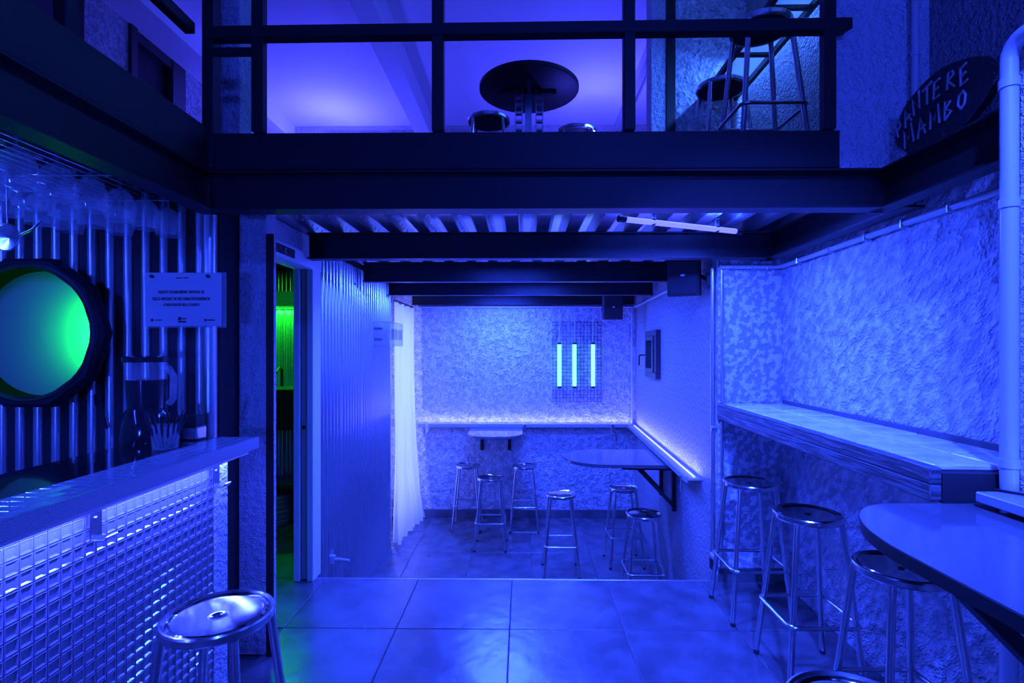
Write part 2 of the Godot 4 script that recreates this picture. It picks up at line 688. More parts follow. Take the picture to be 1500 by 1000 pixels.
func large_structure() -> void:
	# upper floor, its edge at d = 3.35
	var f := struct("floor", MB.new().span(P(-3.4, -0.006, -2.2), P(1.72, -0.2, 3.345)), M.grout, "grey tiled upper floor that ends at the step down", "floor")
	tiles(f, [-2.47, -1.87, -1.27, -0.67, -0.07, 0.53, 1.13, 1.64], [3.35, 2.75, 2.15, 1.55, 0.95, 0.35], 0.0, func(cx, cd): return cx < -1.27 and cd < 2.75)
	struct("trim", MB.new().span(P(-1.35, -0.016, 3.342), P(1.24, 0.0015, 3.358), 0.002), M.galv, "thin metal nosing along the edge of the step", "trim")
	var st := struct("floor", MB.new().span(P(-1.35, -0.75, 3.345), P(1.26, -0.2, 3.63)).span(P(-1.35, -0.75, 3.63), P(1.26, -0.4, 3.91)), M.tile, "tiled steps going down into the back room", "steps")
	var f2 := struct("floor", MB.new().span(P(-1.8, LOW - 0.006, 3.4), P(1.45, LOW - 0.2, 6.6)), M.grout, "grey tiled floor of the sunken back room", "floor")
	tiles(f2, [-1.75, -1.12, -0.52, 0.08, 0.68, 1.27], [BACK, 5.94, 5.34, 4.74, 4.14, 3.92], LOW)
	var wf := struct("floor", MB.new().span(P(-2.8, -0.2, 3.345), P(-1.42, -0.006, 4.7)), M.grout, "tiled washroom floor lit green behind the doorway", "floor")
	tiles(wf, [-2.47, -1.87, -1.43], [3.35, 3.95, 4.6], 0.0)

	# back wall of the sunken room and its skirting
	struct("wall_back", MB.new().span(P(-1.9, LOW - 0.2, BACK), P(1.6, 2.19, BACK + 0.15)), M.plaster_back, "trowelled plaster back wall of the sunken room, behind the grid of neon tubes")
	struct("baseboard_back", MB.new().span(P(-1.32, LOW, BACK - 0.012), P(1.38, LOW + 0.1, BACK), 0.003), M.tile, "low tiled skirting along the back wall of the sunken room", "baseboard")
	# right wall of the sunken room: a thick block whose near end is the end wall of the niche
	var q := PackedVector2Array([Vector2(low_right_x(3.37), -3.37), Vector2(1.9, -3.37), Vector2(1.9, -6.6), Vector2(low_right_x(6.6), -6.6)])
	struct("wall_right", MB.new().prism(q, LOW - 0.2, 2.19), M.plaster_rain, "rough pebbly plaster right wall of the sunken room with the small window")
	struct("wall_niche", MB.new().span(P(1.245, 0, 3.345), P(1.68, 2.19, 3.37)), M.plaster_blot, "blotchy plaster end wall of the niche above the tiled shelf")
	struct("baseboard_niche", MB.new().span(P(1.245, 0, 3.333), P(1.66, 0.085, 3.345), 0.002), M.tile, "dark skirting at the foot of the niche end wall", "baseboard")
	# long right wall
	var rw := MB.new()
	rw.uv_turn = -0.75
	rw.prism(PackedVector2Array([Vector2(right_x(3.36), -3.36), Vector2(2.1, -3.36), Vector2(2.1, -2.0), Vector2(right_x(2.0), -2.0)]), -0.2, 2.19)
	rw.prism(PackedVector2Array([Vector2(right_x(2.0), -2.0), Vector2(2.1, -2.0), Vector2(2.1, 2.2), Vector2(right_x(-2.2), 2.2)]), -0.2, 2.19)
	struct("wall_right", rw, M.plaster_stroke, "plaster right wall with diagonal trowel strokes above the tiled shelf")
	var ru := MB.new()
	ru.prism(PackedVector2Array([Vector2(right_x(7.0), -7.0), Vector2(2.1, -7.0), Vector2(2.1, 2.2), Vector2(right_x(-2.2), 2.2)]), 2.19, TOP)
	struct("wall_right", ru, M.plaster_rough, "dark rough upper right wall behind the oval black board")
	# pilaster on the right with the drainpipe on its corner
	struct("wall_pilaster", MB.new().span(P(1.39, 0, 1.48), P(1.72, 2.31, -2.2), 0.006), M.plaster, "plaster pilaster at the right edge behind the drainpipe")
	# the room behind the camera and round the bar
	struct("wall_front", MB.new().span(P(-3.4, -0.2, -2.2), P(2.1, TOP, -2.35)), M.plaster, "wall behind the viewpoint closing the bar")
	struct("wall_left", MB.new().span(P(-3.4, -0.2, -2.2), P(-3.2, 2.19, 2.5)), M.plaster_rough, "left wall behind the bar under the mezzanine")
	struct("ceiling", MB.new().span(P(-3.4, TOP, -2.35), P(2.1, TOP + 0.15, 7.0)), M.ceiling, "smooth white ceiling high above the mezzanine", "ceiling")


func mezzanine() -> void:
	# slab and steel deck
	var sl := MB.new().span(P(-3.3, 2.255, 2.10), P(1.66, MEZ - 0.002, 7.0))
	sl.span(P(-3.3, 2.255, -2.2), P(-1.27, MEZ - 0.002, 2.10))
	struct("floor", sl, M.grout, "concrete slab of the mezzanine above the steel deck", "floor")
	var deck := thing("steel_deck", "ribbed galvanised steel decking under the mezzanine slab", "ceiling")
	deck.set_meta("kind", "structure")
	var bumps := PackedVector3Array()
	var x := -1.36
	while x < 1.5:
		var prof := []
		for i in 4:
			var x0 := i * 0.18
			prof.append_array([Vector2(x0, 0), Vector2(x0 + 0.075, 0), Vector2(x0 + 0.105, -0.058), Vector2(x0 + 0.15, -0.058)])
			for k in 60:
				bumps.append(P(x + x0 + 0.09, 2.223, 2.14 + k * 0.072))
		prof.append(Vector2(0.72, 0))
		var flip := []
		for e in prof:
			flip.append(Vector2(e.x, -e.y))
		part(deck, "deck_sheet", MB.new().strip(flip, P(x, 2.195, 2.1), P(x, 2.195, BACK), Vector3.RIGHT, Vector3.DOWN * -1.0), M.galv)
		x += 0.72
	var mm := MultiMesh.new()
	mm.transform_format = MultiMesh.TRANSFORM_3D
	var bm := MB.new().box(Vector3.ZERO, Vector3(0.006, 0.02, 0.03), 0.0025).mesh()
	mm.mesh = bm
	mm.instance_count = bumps.size()
	for i in bumps.size():
		mm.set_instance_transform(i, Transform3D(Basis(Vector3.BACK, -0.48), bumps[i]))
	var em := MultiMeshInstance3D.new()
	em.name = "embossing"
	em.multimesh = mm
	em.material_override = M.galv
	em.set_meta("kind", "stuff")
	deck.add_child(em, true)

	# beams: the front one, four behind it, and the side beams
	var g := "black steel I-beams under the mezzanine"
	solo("steel_beam", ibeam(P(-1.27, 2.03, 2.10), P(1.46, 2.03, 2.10), 0.155, 0.082, Vector3.BACK), M.black, "long black steel I-beam nearest the viewer, below the railing fascia", "beam", g)
	var bl := [[3.17, -1.32, 1.53, "second black I-beam from the front, its left end above the doorway"], [4.24, -1.31, 1.28, "third black I-beam from the front, ending behind the larger speaker"], [5.28, -1.37, 1.32, "fourth black I-beam from the front, thin in view above the curtain"], [6.40, -1.37, 1.37, "rearmost black I-beam against the back wall"]]
	for b in bl:
		solo("steel_beam", ibeam(P(b[1], 2.03, b[0] + 0.04), P(b[2], 2.03, b[0] + 0.04), 0.16, 0.082, Vector3.BACK), M.black, b[3], "beam", g)
	solo("steel_beam", ibeam(P(1.49 + 0.0, 2.03, 2.06), P(1.575, 2.03, 3.30), 0.155, 0.082, Vector3.RIGHT), M.black, "short black side beam on the right between the first two cross beams", "beam", g)
	solo("steel_beam", ibeam(P(1.49, 2.03, 2.15), P(1.40, 2.03, 1.5), 0.155, 0.082, Vector3.RIGHT), M.black, "black side beam on the right wall below the oval board", "beam", g)
	solo("steel_beam", ibeam(P(-1.28, 2.03, 2.14), P(-1.28, 2.03, -2.1), 0.155, 0.082, Vector3.RIGHT), M.black, "black side beam on the left above the hanging glasses", "beam", g)
	# edge channels (fascia)
	var fg := "black channels edging the mezzanine floor"
	solo("edge_channel", MB.new().span(P(-1.25, 2.187, 2.055), P(1.24, 2.33, 2.07), 0.002).span(P(-1.25, 2.187, 2.055), P(1.24, 2.195, 2.12)).span(P(-1.25, 2.322, 2.055), P(1.24, 2.33, 2.12)), M.black, "black channel along the front of the mezzanine at the foot of the railing", "fascia", fg)
	solo("edge_channel", MB.new().span(P(-1.26, 2.187, 2.06), P(-1.245, 2.35, -2.1), 0.002).span(P(-1.31, 2.187, 2.06), P(-1.26, 2.195, -2.1)), M.black, "black channel along the left gallery above the bar", "fascia", fg)

	# railing across the front
	var r := thing("railing", "black square tube railing across the front of the mezzanine", "railing")
	for px in [-1.045, -0.334, 0.416, 1.193]:
		part(r, "post", MB.new().span(P(px - 0.023, MEZ - 0.0, 2.035), P(px + 0.023, TOP, 2.075), 0.003), M.black)
	var rail := PackedVector2Array([Vector2(-1.22, -2.03), Vector2(1.29, -2.03), Vector2(1.27, -2.08), Vector2(-1.22, -2.08)])
	part(r, "rail", MB.new().prism(rail, 2.705, 2.75, Transform3D(Basis(Vector3.BACK, 0.006), Vector3(0, 0, 0)), 0.002), M.black)
	part(r, "short_rail", MB.new().span(P(-1.22, 2.64, 2.05), P(-1.045, 2.67, 2.07), 0.002), M.black)
	var r2 := thing("railing", "black railing of the left gallery running towards the viewer", "railing")
	for d in [1.45, 0.75, -0.1]:
		part(r2, "post", MB.new().span(P(-1.305, MEZ, d - 0.02), P(-1.265, TOP, d + 0.02), 0.003), M.black)
	part(r2, "rail", MB.new().span(P(-1.305, 2.69, 2.0), P(-1.265, 2.735, -2.1), 0.003), M.black)
	solo("steel_column", MB.new().span(P(-1.265, 2.19, 2.04), P(-1.222, TOP, 2.10), 0.003), M.black, "black steel corner post rising from the beams at the left of the railing", "column")
	solo("wall_post", MB.new().span(P(-1.46, MEZ, 2.35), P(-1.28, TOP, 2.45), 0.004), M.plaster, "dim plastered post standing behind the left end of the railing", "post")

	# upper room
	var wb := MB.new().span(P(-3.3, MEZ, 6.6), P(1.9, TOP, 6.75))
	struct("wall_back", wb, M.plaster, "upper back wall glimpsed above the mezzanine floor")
	var t3 := struct("trim", MB.new().span(P(-2.5, 4.17, 6.56), P(1.1, 4.21, 6.6), 0.003), M.paint_white, "white rail high on the upper back wall", "trim")
	struct("trim", MB.new().span(P(-2.5, 4.1, 6.57), P(-2.46, 4.17, 6.6)).span(P(-0.9, 4.1, 6.57), P(-0.86, 4.17, 6.6)), M.paint_white, "short white uprights below the rail on the upper back wall", "trim")
	var wl := MB.new().span(P(-3.4, MEZ - 0.1, -2.2), P(-3.2, TOP, 3.85)).span(P(-3.4, MEZ - 0.1, 3.85), P(-3.2, TOP, 4.2)).span(P(-3.4, MEZ - 0.1, 4.2), P(-3.3, TOP, 4.88)).span(P(-3.4, MEZ - 0.1, 4.88), P(-3.2, TOP, 6.7))
	struct("wall_left", wl, M.plaster_back, "upper left wall of the gallery with bright plaster piers")
	var d1 := struct("door", MB.new().span(P(-3.3, MEZ, 4.22), P(-3.27, TOP, 4.86), 0.004), M.black_matt, "dark closed door in the upper left wall", "door")
	part(d1, "frame", MB.new().span(P(-3.21, MEZ, 4.19), P(-3.17, 4.12, 4.26), 0.003).span(P(-3.25, MEZ, 4.72), P(-3.19, 4.12, 4.9), 0.003).span(P(-3.28, 4.04, 4.26), P(-3.2, 4.12, 4.72)), M.wood_panel)
	var d2 := struct("door", MB.new().span(P(-3.2, MEZ, 2.6), P(-3.17, 4.05, 3.62), 0.004), M.wood_panel, "dim blue panel door at the far left of the gallery", "door")
	part(d2, "frame", MB.new().span(P(-3.19, MEZ, 3.62), P(-3.14, 4.1, 3.7), 0.003), M.black)
	var cb := thing("ceiling_beam", "white boxed ceiling beam left of the mezzanine table", "beam", Vector3.ZERO, 0.0, "white boxed beams on the upper ceiling")
	part(cb, "boxing", MB.new().span(P(-1.30, TOP - 0.24, 2.3), P(-1.115, TOP, 6.6), 0.004), M.ceiling)
	var cb2 := thing("ceiling_beam", "white ceiling soffit along the upper left wall", "beam", Vector3.ZERO, 0.0, "white boxed beams on the upper ceiling")
	part(cb2, "boxing", MB.new().span(P(-3.2, TOP - 0.2, -2.0), P(-2.9, TOP, 6.6), 0.004), M.ceiling)
	var cb3 := thing("ceiling_beam", "slim pale ceiling beam beside the upper right pillar", "beam", Vector3.ZERO, 0.0, "white boxed beams on the upper ceiling")
	part(cb3, "boxing", MB.new().span(P(1.15, TOP - 0.12, 4.1), P(1.22, TOP, 6.6), 0.004), M.pvc)
	solo("pillar", MB.new().span(P(1.235, 2.187, 2.09), P(1.70, TOP, 2.14), 0.006), M.plaster, "plaster pillar standing on the front beam at the right end of the railing", "pillar")
	struct("wall_right", MB.new().span(P(1.15, MEZ, 3.95), P(1.75, TOP, 4.1)), M.plaster_back, "mottled plaster wall behind the two upper stools")
	solo("wall_post", MB.new().span(P(0.967, MEZ, 3.95), P(1.08, TOP, 4.1), 0.004), M.plaster, "pale plastered post left of the two upper stools", "post")
	solo("steel_column", MB.new().span(P(1.08, MEZ, 3.94), P(1.15, TOP, 4.1), 0.003), M.black, "dark steel post between the pale post and the mottled upper wall", "column")

	# round table and its shelf neighbour
	var tb := thing("high_table", "round high table on the mezzanine seen from below", "table", P(0.045, MEZ, 3.83))
	part(tb, "tabletop", MB.new().lathe([Vector2(0.0, 1.04), Vector2(0.355, 1.04), Vector2(0.364, 1.045), Vector2(0.364, 1.068), Vector2(0.358, 1.074), Vector2(0.0, 1.074)], 48), M.black)
	for sx in [-0.075, 0.075]:
		var up := part(tb, "pedestal_upright", MB.new().span(Vector3(sx - 0.028, 0.0, -0.03), Vector3(sx - 0.021, 1.04, 0.03)).span(Vector3(sx + 0.021, 0, -0.03), Vector3(sx + 0.028, 1.04, 0.03)), M.steel)
		for k in 17:
			part(up, "rung", MB.new().span(Vector3(sx - 0.021, 0.03 + k * 0.06, -0.02), Vector3(sx + 0.021, 0.045 + k * 0.06, 0.02)), M.steel)
	part(tb, "pedestal_plate", MB.new().span(Vector3(-0.03, 0, -0.004), Vector3(0.02, 1.04, 0.004)), M.steel)
	part(tb, "pedestal_base", MB.new().lathe([Vector2(0, 0.0), Vector2(0.2, 0.0), Vector2(0.2, 0.01), Vector2(0, 0.014)], 32), M.black)
	part(tb, "bracket_arm", MB.new().span(Vector3(-0.2, 1.02, -0.015), Vector3(0.2, 1.04, 0.015)).span(Vector3(-0.015, 1.02, -0.2), Vector3(0.015, 1.04, 0.2)), M.black)

	# glass shelf on the upper right wall with its light
	var sh := thing("wall_shelf", "glass wall shelf with a lit edge above the two upper stools", "shelf")
	for xx in [1.36, 1.60]:
		part(sh, "rail", MB.new().span(P(xx - 0.014, 3.35, 2.42), P(xx + 0.014, 3.39, 3.95), 0.002), M.black)
	for d in [2.44, 2.9, 3.36, 3.9]:
		part(sh, "cross_bar", MB.new().span(P(1.37, 3.35, d - 0.012), P(1.6, 3.375, d + 0.012), 0.002), M.black)
	part(sh, "shelf_board", MB.new().span(P(1.36, 3.392, 2.42), P(1.62, 3.4, 3.95)), M.frost)


func lights_and_strips() -> void:
	# LED ledges of the sunken room: a ledge that carries a lit tape behind its front lip
	var lb := thing("light_ledge", "slim ledge with a glowing strip along the back wall of the sunken room", "ledge", Vector3.ZERO, 0.0, "ledges with light strips round the sunken room")
	part(lb, "ledge_board", MB.new().span(P(-1.29, 0.545, 6.37), P(1.37, 0.56, BACK), 0.003), M.granite)
	part(lb, "front_lip", MB.new().span(P(-1.29, 0.53, 6.36), P(1.37, 0.575, 6.375), 0.003), M.granite)
	led_strip(lb, P(-1.27, 0.566, 6.43), P(1.35, 0.566, 6.43), Vector3.UP, L(VIOLET), 3.5, 14.0)
	for xx in [-1.17, 0.02, 1.09]:
		part(lb, "coat_hook", MB.new().span(P(xx - 0.02, 0.45, 6.352), P(xx + 0.02, 0.57, 6.358), 0.002).tube([P(xx, 0.46, 6.352), P(xx, 0.45, 6.32), P(xx, 0.465, 6.31)], 0.008, 8), M.steel)
	var ang := atan(0.0453)
	var lr := thing("light_ledge", "slim ledge with a glowing strip along the right wall of the sunken room", "ledge", P(low_right_x(5.07), 0, 5.07), ang * -1.0, "ledges with light strips round the sunken room")
	# local: x towards the room is negative, z towards the viewer positive
	part(lr, "ledge_board", MB.new().span(Vector3(-0.10, 0.545, -1.27), Vector3(0.0, 0.56, 1.36), 0.003), M.granite)
	part(lr, "front_lip", MB.new().span(Vector3(-0.112, 0.53, -1.27), Vector3(-0.096, 0.575, 1.365), 0.003), M.granite)
	led_strip(lr, Vector3(-0.04, 0.566, -1.25), Vector3(-0.04, 0.566, 1.33), Vector3.UP, L(VIOLET), 4.5, 14.0)
	part(lr, "coat_hook", MB.new().span(Vector3(-0.12, 0.43, 1.24), Vector3(-0.112, 0.56, 1.27), 0.002), M.steel)

	# fluorescent tube under the deck
	var tb := thing("tube_light", "white tube lamp fixed under the steel deck behind the front beam", "lamp", P(0.85, 2.12, 2.735), 0.0)
	var a := Vector3(-0.36, 0, 0.147)
	var b := Vector3(0.33, 0, -0.135)
	part(tb, "tube", MB.new().tube([a, b], 0.014, 14), glow(L(VIOLET), 4.5))
	for k in [a, b]:
		part(tb, "end_cap", MB.new().tube([k - (b - a).normalized() * 0.02, k + (b - a).normalized() * 0.02], 0.017, 12), M.black)
	for s in [0.25, 0.8]:
		part(tb, "clip", MB.new().box(a.lerp(b, s) + Vector3(0, 0.02, 0), Vector3(0.02, 0.07, 0.02), 0.002), M.black)
	area(tb, "tube_light_lamp", (a + b) / 2 + Vector3(0, -0.018, 0), Vector3.DOWN, (b - a).cross(Vector3.UP).normalized(), Vector2(0.72, 0.03), L(BLUE), 10.0)
	area(tb, "tube_light_lamp", (a + b) / 2 + Vector3(0, 0.018, 0), Vector3.UP, (b - a).cross(Vector3.UP).normalized(), Vector2(0.72, 0.03), L(BLUE), 3.0)
	# two more tubes higher up between the beams of the sunken room, hidden from the viewpoint by the beams in front
	var hg := "tube lamps between the rear beams"
	for s in [[-0.25, 5.82, "tube lamp under the deck between the two rearmost beams", 18.0], [0.1, 4.72, "tube lamp under the deck between the third and fourth beams", 13.0], [-0.1, 3.78, "tube lamp under the deck between the second and third beams", 6.0]]:
		var h := thing("tube_light", s[2], "lamp", P(s[0], 2.165, s[1]), 0.0, hg)
		part(h, "tube", MB.new().tube([Vector3(-0.3, 0, 0), Vector3(0.3, 0, 0)], 0.012, 12), glow(L(BLUE), 5.0))
		part(h, "housing", MB.new().span(Vector3(-0.32, 0.014, -0.02), Vector3(0.32, 0.034, 0.02), 0.002), M.paint_white)
		area(h, "rear_tube_lamp", Vector3(0, -0.016, 0), Vector3.DOWN, Vector3.BACK, Vector2(0.6, 0.03), L(BLUE), s[3])

	# bar: a tube over the counter, hidden from the room by the gallery beam
	var bt := thing("tube_light", "long tube lamp under the gallery above the bar counter, behind the left beam", "lamp")
	part(bt, "housing", MB.new().span(P(-2.33, 2.165, -1.6), P(-2.27, 2.19, 1.75), 0.003), M.paint_white)
	led_strip(bt, P(-2.3, 2.16, -1.55), P(-2.3, 2.16, 1.7), Vector3.DOWN, L(BLUE), 10.0, 8.0, 0.03)

	# mezzanine lamps on the floor of the upper room, out of sight behind the front channel
	var ug := "small uplights on the mezzanine floor"
	for s in [[-1.95, 5.55, "uplight on the mezzanine floor near the upper left back corner", 2.6], [0.75, 5.0, "uplight on the mezzanine floor behind the round table", 2.2]]:
		var u := thing("uplight", s[2], "lamp", P(s[0], MEZ, s[1]), 0.0, ug)
		part(u, "housing", MB.new().box(Vector3(0, 0.05, 0), Vector3(0.26, 0.1, 0.16), 0.008), M.black)
		part(u, "glowing_lens", MB.new().box(Vector3(0, 0.103, 0), Vector3(0.22, 0.006, 0.12), 0.002), glow(L(VIOLET), 6.0))
		area(u, "uplight_lamp", Vector3(0, 0.11, 0), Vector3.UP, Vector3.BACK, Vector2(0.22, 0.12), L(VIOLET), s[3])
	var wg := "uplighters of the upper room"
	for s in [[-2.25, 3.62, 6.15, 3.4, "wall uplighter high on the upper back wall near its left end"], [0.80, 3.62, 5.65, 2.4, "tall uplighter behind the right end of the mezzanine ceiling glow"]]:
		var u := thing("uplight", s[4], "lamp", P(s[0], s[1], s[2]), 0.0, wg)
		part(u, "bowl", MB.new().lathe([Vector2(0.03, -0.1), Vector2(0.09, -0.07), Vector2(0.13, 0.0), Vector2(0.12, 0.0), Vector2(0.08, -0.06), Vector2(0.0, -0.07)], 28), M.paint_white)
		part(u, "glowing_lens", MB.new().lathe([Vector2(0.0, -0.02), Vector2(0.11, -0.02), Vector2(0.11, -0.012), Vector2(0.0, -0.012)], 24), glow(L(VIOLET), 6.0))
		if s[3] > 2.7:
			part(u, "wall_arm", MB.new().tube([Vector3(0, -0.09, 0), Vector3(0, -0.11, -0.1), Vector3(0, -0.11, -0.46)], 0.015, 8), M.paint_white)
		else:
			part(u, "pole", MB.new().tube([Vector3(0, MEZ - s[1], 0), Vector3(0, -0.1, 0)], 0.014, 10), M.black)
			part(u, "base", MB.new().lathe([Vector2(0, MEZ - s[1]), Vector2(0.15, MEZ - s[1]), Vector2(0.15, MEZ - s[1] + 0.02), Vector2(0, MEZ - s[1] + 0.03)], 28), M.black)
		area(u, "uplighter_lamp", Vector3.ZERO, Vector3.UP, Vector3.BACK, Vector2(0.2, 0.2), L(VIOLET), s[3])
	# lamp on the wall behind the viewpoint
	var fl := thing("wall_lamp", "blue floodlight high on the wall behind the viewpoint", "lamp", P(1.0, 3.3, -2.12))
	part(fl, "housing", MB.new().box(Vector3(0, 0, 0.0), Vector3(0.5, 0.3, 0.1), 0.01), M.black)
	part(fl, "glowing_lens", MB.new().box(Vector3(0, 0, -0.052), Vector3(0.44, 0.24, 0.006), 0.002), glow(L(BLUE), 6.0))
	area(fl, "floodlight", Vector3(0, 0, -0.06), Vector3(-0.22, -0.35, -1).normalized(), Vector3.UP, Vector2(0.44, 0.24), L(BLUE), 13.0)
	# spot lamp hung from the ceiling of the double-height space, aimed at the tiled shelf; the front beam shades the top of the wall
	var sp := thing("spotlight", "spot lamp hung from the high ceiling, aimed at the tiled shelf", "lamp", P(0.35, 3.9, -0.5))
	var aim := (P(1.2, 0.45, 2.4) - P(0.35, 3.9, -0.5)).normalized()
	part(sp, "housing", MB.new().tube([-aim * 0.12, aim * 0.08], 0.07, 20), M.black)
	part(sp, "glowing_lens", MB.new().tube([aim * 0.081, aim * 0.086], 0.06, 20), glow(L(BLUE), 6.0))
	part(sp, "stem", MB.new().tube([Vector3(0, 0.05, 0), Vector3(0, TOP - 3.9, 0)], 0.012, 8), M.black)
	var sl := SpotLight3D.new()
	sl.name = "spot_lamp"
	sp.add_child(sl, true)
	sl.basis = Basis.looking_at(aim, Vector3.UP)
	sl.position = aim * 0.16
	sl.spot_angle = 19.0
	sl.spot_angle_attenuation = 0.6
	sl.spot_range = 14.0
	sl.spot_attenuation = 2.0
	sl.light_size = 0.06
	sl.light_color = L(BLUE)
	sl.light_energy = 72.0
	sl.shadow_enabled = true
	var f2 := thing("wall_lamp", "blue floodlight low on the wall behind the viewpoint, on the bar side", "lamp", P(-1.0, 1.15, -2.12))
	part(f2, "housing", MB.new().box(Vector3(0, 0, 0.0), Vector3(0.5, 0.3, 0.1), 0.01), M.black)
	part(f2, "glowing_lens", MB.new().box(Vector3(0, 0, -0.052), Vector3(0.44, 0.24, 0.006), 0.002), glow(L(BLUE), 6.0))
	area(f2, "low_floodlight", Vector3(0, 0, -0.06), Vector3(0.35, 0.0, -1).normalized(), Vector3.UP, Vector2(0.44, 0.24), L(BLUE), 15.0)
	var us := thing("light_strip", "glowing strip on the upper right wall along the glass shelf", "lamp")
	part(us, "profile", MB.new().box(P(1.615, 3.66, 3.175), Vector3(0.05, 0.03, 1.5), 0.004, Basis(Vector3.UP, -0.037)), M.black)
	led_strip(us, P(1.58, 3.64, 2.45), P(1.64, 3.64, 3.9), Vector3(-0.3, -0.954, 0), L(Color(0.04, 0.15, 1.0)), 4.0, 6.0, 0.02)


func back_room() -> void:
	# corrugated wall on the left and the curtain past it
	var cw := thing("wall_left", "corrugated metal wall on the left of the sunken room", "wall")
	cw.set_meta("kind", "structure")
	var d0 := 3.46
	while d0 < 5.45:
		var prof := []
		var wd := minf(0.51, 5.47 - d0)
		for i in int(wd / 0.0085) + 1:
			prof.append(Vector2(i * 0.0085, 0.017 * sin(TAU * i * 0.0085 / 0.068)))
		part(cw, "corrugated_sheet", MB.new().strip(prof, P(-1.40, LOW, d0), P(-1.40, 2.16, d0), Vector3.FORWARD, Vector3.RIGHT, 0.002), M.sheet_paint)
		d0 += 0.508
	part(cw, "backing", MB.new().span(P(-1.455, LOW, 3.44), P(-1.425, 2.19, 5.46)), M.black_matt)
	struct("wall_left", MB.new().span(P(-1.9, LOW, 5.46), P(-1.75, 2.19, BACK)).span(P(-1.75, LOW, 5.46), P(-1.425, 2.19, 5.48)), M.plaster, "plain recess wall behind the glowing curtain")
	struct("trim", MB.new().span(P(-1.425, LOW, 5.455), P(-1.385, 2.19, 5.475), 0.002), M.sheet_paint, "edge trim where the corrugated wall meets the curtain", "trim")
	var db := thing("door_bolt", "pale lever bolt low on the corrugated wall near the step", "bolt")
	part(db, "lever", MB.new().tube([P(-1.40, -0.037, 3.75), P(-1.32, -0.04, 3.75), P(-1.25, -0.048, 3.75)], 0.014, 12, false, 0.01), M.pvc)
	part(db, "knob", MB.new().tube([P(-1.375, -0.065, 3.75), P(-1.375, -0.01, 3.75)], 0.022, 14), M.pvc)

	# sheer curtain, bunched in folds
	var pts := []
	var k := 56
	for i in k + 1:
		var s := float(i) / k
		pts.append(s)
	var cm := MB.new()
	var rows := []
	var ny := 26
	for j in ny + 1:
		var row := []
		var y := lerpf(1.98, LOW + 0.012, float(j) / ny)
		var fl := pow(float(j) / ny, 3.0)
		for i in k + 1:
			var s: float = pts[i]
			var d := lerpf(5.5, 6.40 + 0.02 * fl, s)
			var wob := sin(s * TAU * 7.0 + sin(s * 9.0)) * (0.022 + 0.022 * fl) + 0.02 * sin(s * 23.0 + fl * 2.0)
			row.append(P(-1.36 + wob + fl * (0.02 + 0.12 * s * s), y, d))
		rows.append(row)
	var idx := []
	for j in ny + 1:
		var ri := []
		for i in k + 1:
			var dx: Vector3 = rows[j][mini(i + 1, k)] - rows[j][maxi(i - 1, 0)]
			var dy: Vector3 = rows[mini(j + 1, ny)][i] - rows[maxi(j - 1, 0)][i]
			ri.append(cm.vert(rows[j][i], dx.cross(dy).normalized() * -1.0, Vector2(i, j)))
		idx.append(ri)
	for j in ny:
		for i in k:
			cm.tri(idx[j][i], idx[j + 1][i], idx[j + 1][i + 1])
			cm.tri(idx[j][i], idx[j + 1][i + 1], idx[j][i + 1])
	var cu := thing("curtain", "sheer white curtain glowing beside the corrugated wall", "curtain")
	part(cu, "cloth", cm, M.curtain)
	part(cu, "curtain_rod", MB.new().tube([P(-1.36, 2.0, 5.48), P(-1.36, 2.0, 6.44)], 0.008, 10), M.black)
	for i in 9:
		part(cu, "curtain_ring", MB.new().tube(arc(P(-1.36, 1.99, 5.54 + i * 0.105), Vector3.RIGHT, Vector3.UP, 0.018, 0, TAU * 11 / 12, 11), 0.003, 6, true), M.black)
	var cl := thing("tube_light", "pair of upright tube lamps hidden behind the sheer curtain", "lamp")
	for dd in [5.68, 6.22]:
		part(cl, "tube", MB.new().tube([P(-1.66, -0.4, dd), P(-1.66, 1.95, dd)], 0.014, 12), glow(L(SKYBLUE), 4.0))
		part(cl, "mounting_bar", MB.new().span(P(-1.75, -0.45, dd - 0.02), P(-1.72, 2.0, dd + 0.02), 0.003).span(P(-1.72, 1.96, dd - 0.01), P(-1.65, 1.98, dd + 0.01)).span(P(-1.72, -0.43, dd - 0.01), P(-1.65, -0.41, dd + 0.01)), M.paint_white)
		area(cl, "curtain_lamp", P(-1.64, 0.8, dd), Vector3.RIGHT, Vector3.UP, Vector2(0.03, 2.3), L(SKYBLUE), 2.1)

	# neon tubes on a wire grid
	var gr := thing("wire_grid", "black wire grid on the back wall behind the neon tubes", "grid")
	for i in 15:
		var xx := 0.37 + i * 0.0423
		part(gr, "wire", MB.new().tube([P(xx, 0.83, 6.44), P(xx, 1.83, 6.44)], 0.0028, 6), M.black_matt)
	for i in 23:
		var yy := 0.84 + i * 0.0445
		part(gr, "wire", MB.new().tube([P(0.36, yy, 6.434), P(0.975, yy, 6.434)], 0.0028, 6), M.black_matt)
	for c in [[0.4, 0.88], [0.94, 0.88], [0.4, 1.78], [0.94, 1.78]]:
		part(gr, "spacer", MB.new().tube([P(c[0], c[1], 6.432), P(c[0], c[1], BACK)], 0.006, 8), M.black_matt)
	var ng := "three upright neon tubes on the wire grid"
	var nx := [0.448, 0.633, 0.86]
	var nl := ["leftmost of the three cyan neon tubes on the wire grid", "middle of the three cyan neon tubes on the wire grid", "rightmost of the three cyan neon tubes, standing apart on the grid"]
